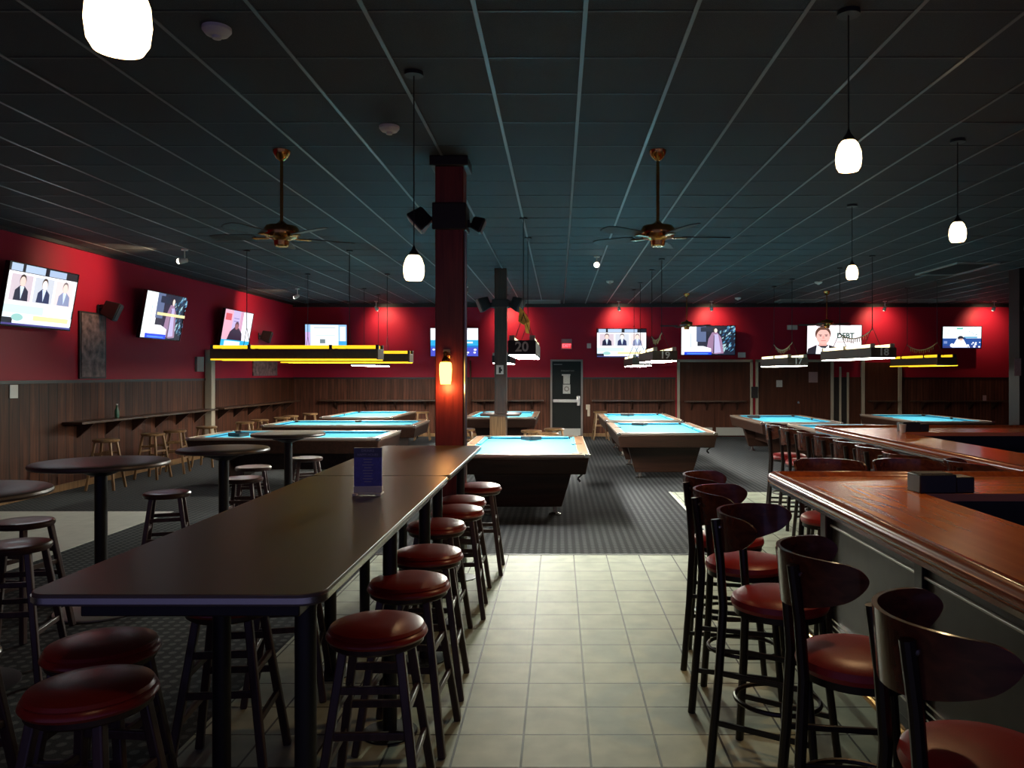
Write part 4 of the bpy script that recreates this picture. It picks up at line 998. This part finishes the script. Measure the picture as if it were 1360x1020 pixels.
# cream wall phone by the exit door
ph = empty('wall_phone', (wx(781, YB), YB - .02, wz(545, YB))); tag(ph, 'cream wall phone on wood panelling just right of the exit door', 'phone')
MB().box(-.06, .05, -.06, 0, .02, .16).build('body', M['cream'], ph, bevel=.012)
MB().box(-.02, .05, -.05, 0, -.16, .02).build('handset', M['cream'], ph, bevel=.012)
# paper on the pillars
o = tag(MB().box(P2[0] - .075, P2[0] + .055, P2[1] - .115, P2[1] - .110, wz(497, 14.4), wz(485, 14.4)).build('paper_notice', M['white'], smooth=0), 'white notice with a black figure on the rear brown pillar', 'notice')
k = MB().box(P2[0] - .03, P2[0] + .01, P2[1] - .118, P2[1] - .115, 1.72, 1.83).box(P2[0] - .02, P2[0] + .03, P2[1] - .118, P2[1] - .115, 1.755, 1.795).build('black_mark', M['ink'], o, smooth=0)
o = tag(MB().box(wx(1347, 14.33), wx(1356, 14.33), 14.325, 14.33, wz(499, 14.33), wz(476, 14.33)).build('paper_notice', M['pinkpaper'], smooth=0), 'dim paper notice on the dark pillar at the right edge', 'notice')
# poster banner, outlet and small board on the left wall
po = tag(MB().box(XL + .001, XL + .03, 11.92, 12.62, 1.63, 2.66).build('poster', M['dark'], bevel=.005), 'tall faded poster on left wall between the two nearest televisions', 'poster')
MB().box(XL + .03, XL + .036, 11.96, 12.58, 1.66, 2.63).build('print', M['poster'], po, smooth=0)
tag(MB().box(XL + .02, XL + .03, 10.40, 10.56, 1.38, 1.56).build('outlet_plate', M['white'], bevel=.003), 'white outlet plate on the wooden wainscot at far left', 'plate')
tag(MB().box(XL, XL + .05, 15.75, 16.05, 1.75, 2.05).build('wall_plate', M['grey'], bevel=.005), 'small brownish plate on left wall just before the pale post', 'plate')
tag(MB().box(XL, XL + .03, 18.7, 20.3, 1.66, 2.02).build('picture_board', M['poster'], bevel=.005), 'wide faded picture board on left wall under the far corner', 'picture')

def speaker(loc, rz, label, pitch=.35, s=1., grille='blackplastic'):
    e = empty('wall_speaker', loc, rz); tag(e, label, 'speaker', 'black wall speakers')
    # local: bracket at y=0 (wall), cabinet toward -y
    c = Matrix.Rotation(pitch, 4, 'X')
    def T(p): return c @ Vector((p[0] * s, p[1] * s, p[2] * s)) + Vector((0, -.13 * s, 0))
    back = [(-.06, .08, -.09), (.06, .08, -.09), (.06, .08, .09), (-.06, .08, .09)]
    frt = [(-.13, -.10, -.12), (.13, -.10, -.12), (.13, -.10, .12), (-.13, -.10, .12)]
    MB().hexa([T(p) for p in back], [T(p) for p in frt]).build('cabinet', M['blackplastic'], e, bevel=.015)
    g4 = [(-.115, -.10, -.105), (.115, -.10, -.105), (.115, -.10, .105), (-.115, -.10, .105)]
    MB().hexa([T(p) for p in g4], [T((p[0] * .97, p[1] - .012, p[2] * .97)) for p in g4]).build('grille', M[grille], e, bevel=.005)
    MB().box(-.05 * s, .05 * s, -.015, 0, -.06 * s, .06 * s).bar((0, -.005, 0), (0, -.09 * s, 0), .035 * s).build('bracket', M['black'], e)
speaker((XL, 12.45, 2.72), PI / 2 + .35, 'black speaker on left wall above the faded poster', .4, 1.25)
speaker((XL, 19.1, 2.62), PI / 2 + .3, 'black speaker on left wall between third and corner televisions', .3, 1.25)
speaker((P1[0] - .150, P1[1] - .02, 3.10), -PI / 2 + .1, 'black speaker with pale face on left side of the front red pillar', .75, .85, 'white')
speaker((P1[0] + .150, P1[1] + .04, 3.06), PI / 2, 'black speaker on right side of the front red pillar', .4, .6)
speaker((P2[0] - .15, P2[1] - .02, 2.99), -PI / 2 + .3, 'black speaker on left side of the rear brown pillar', .4, 1.1)
speaker((P2[0] + .15, P2[1] - .02, 2.99), PI / 2 - .3, 'black speaker on right side of the rear brown pillar', .4, 1.1)
speaker((P3[0] - .05, P3[1] - .17, 2.95), 0, 'black speaker on the dark pillar at right edge', .3, 1.3)

# ------------------------------------------------------------------ world, camera
w = bpy.data.worlds.new('dim_room_ambient'); S.world = w; w.use_nodes = True
w.node_tree.nodes['Background'].inputs['Color'].default_value = (.40, .37, .85, 1)
w.node_tree.nodes['Background'].inputs['Strength'].default_value = .20
cam = bpy.data.cameras.new('camera'); co = bpy.data.objects.new('camera', cam); COL.objects.link(co)
co.location = (0, 0, CAMZ); co.rotation_euler = (PI / 2, 0, 0)
cam.sensor_width = 36; cam.sensor_fit = 'HORIZONTAL'; cam.lens = F / 1360 * 36
cam.shift_x = -62 / 1360; cam.shift_y = -13 / 1360; cam.clip_start = .05; cam.clip_end = 100
S.camera = co
S.view_settings.view_transform = 'Standard'; S.view_settings.look = 'None'; S.view_settings.gamma = 1; S.view_settings.use_curve_mapping = False
S.view_settings.exposure = 0.0
S.cycles.use_denoising = True
S.cycles.sample_clamp_indirect = 4
S.cycles.max_bounces = 6
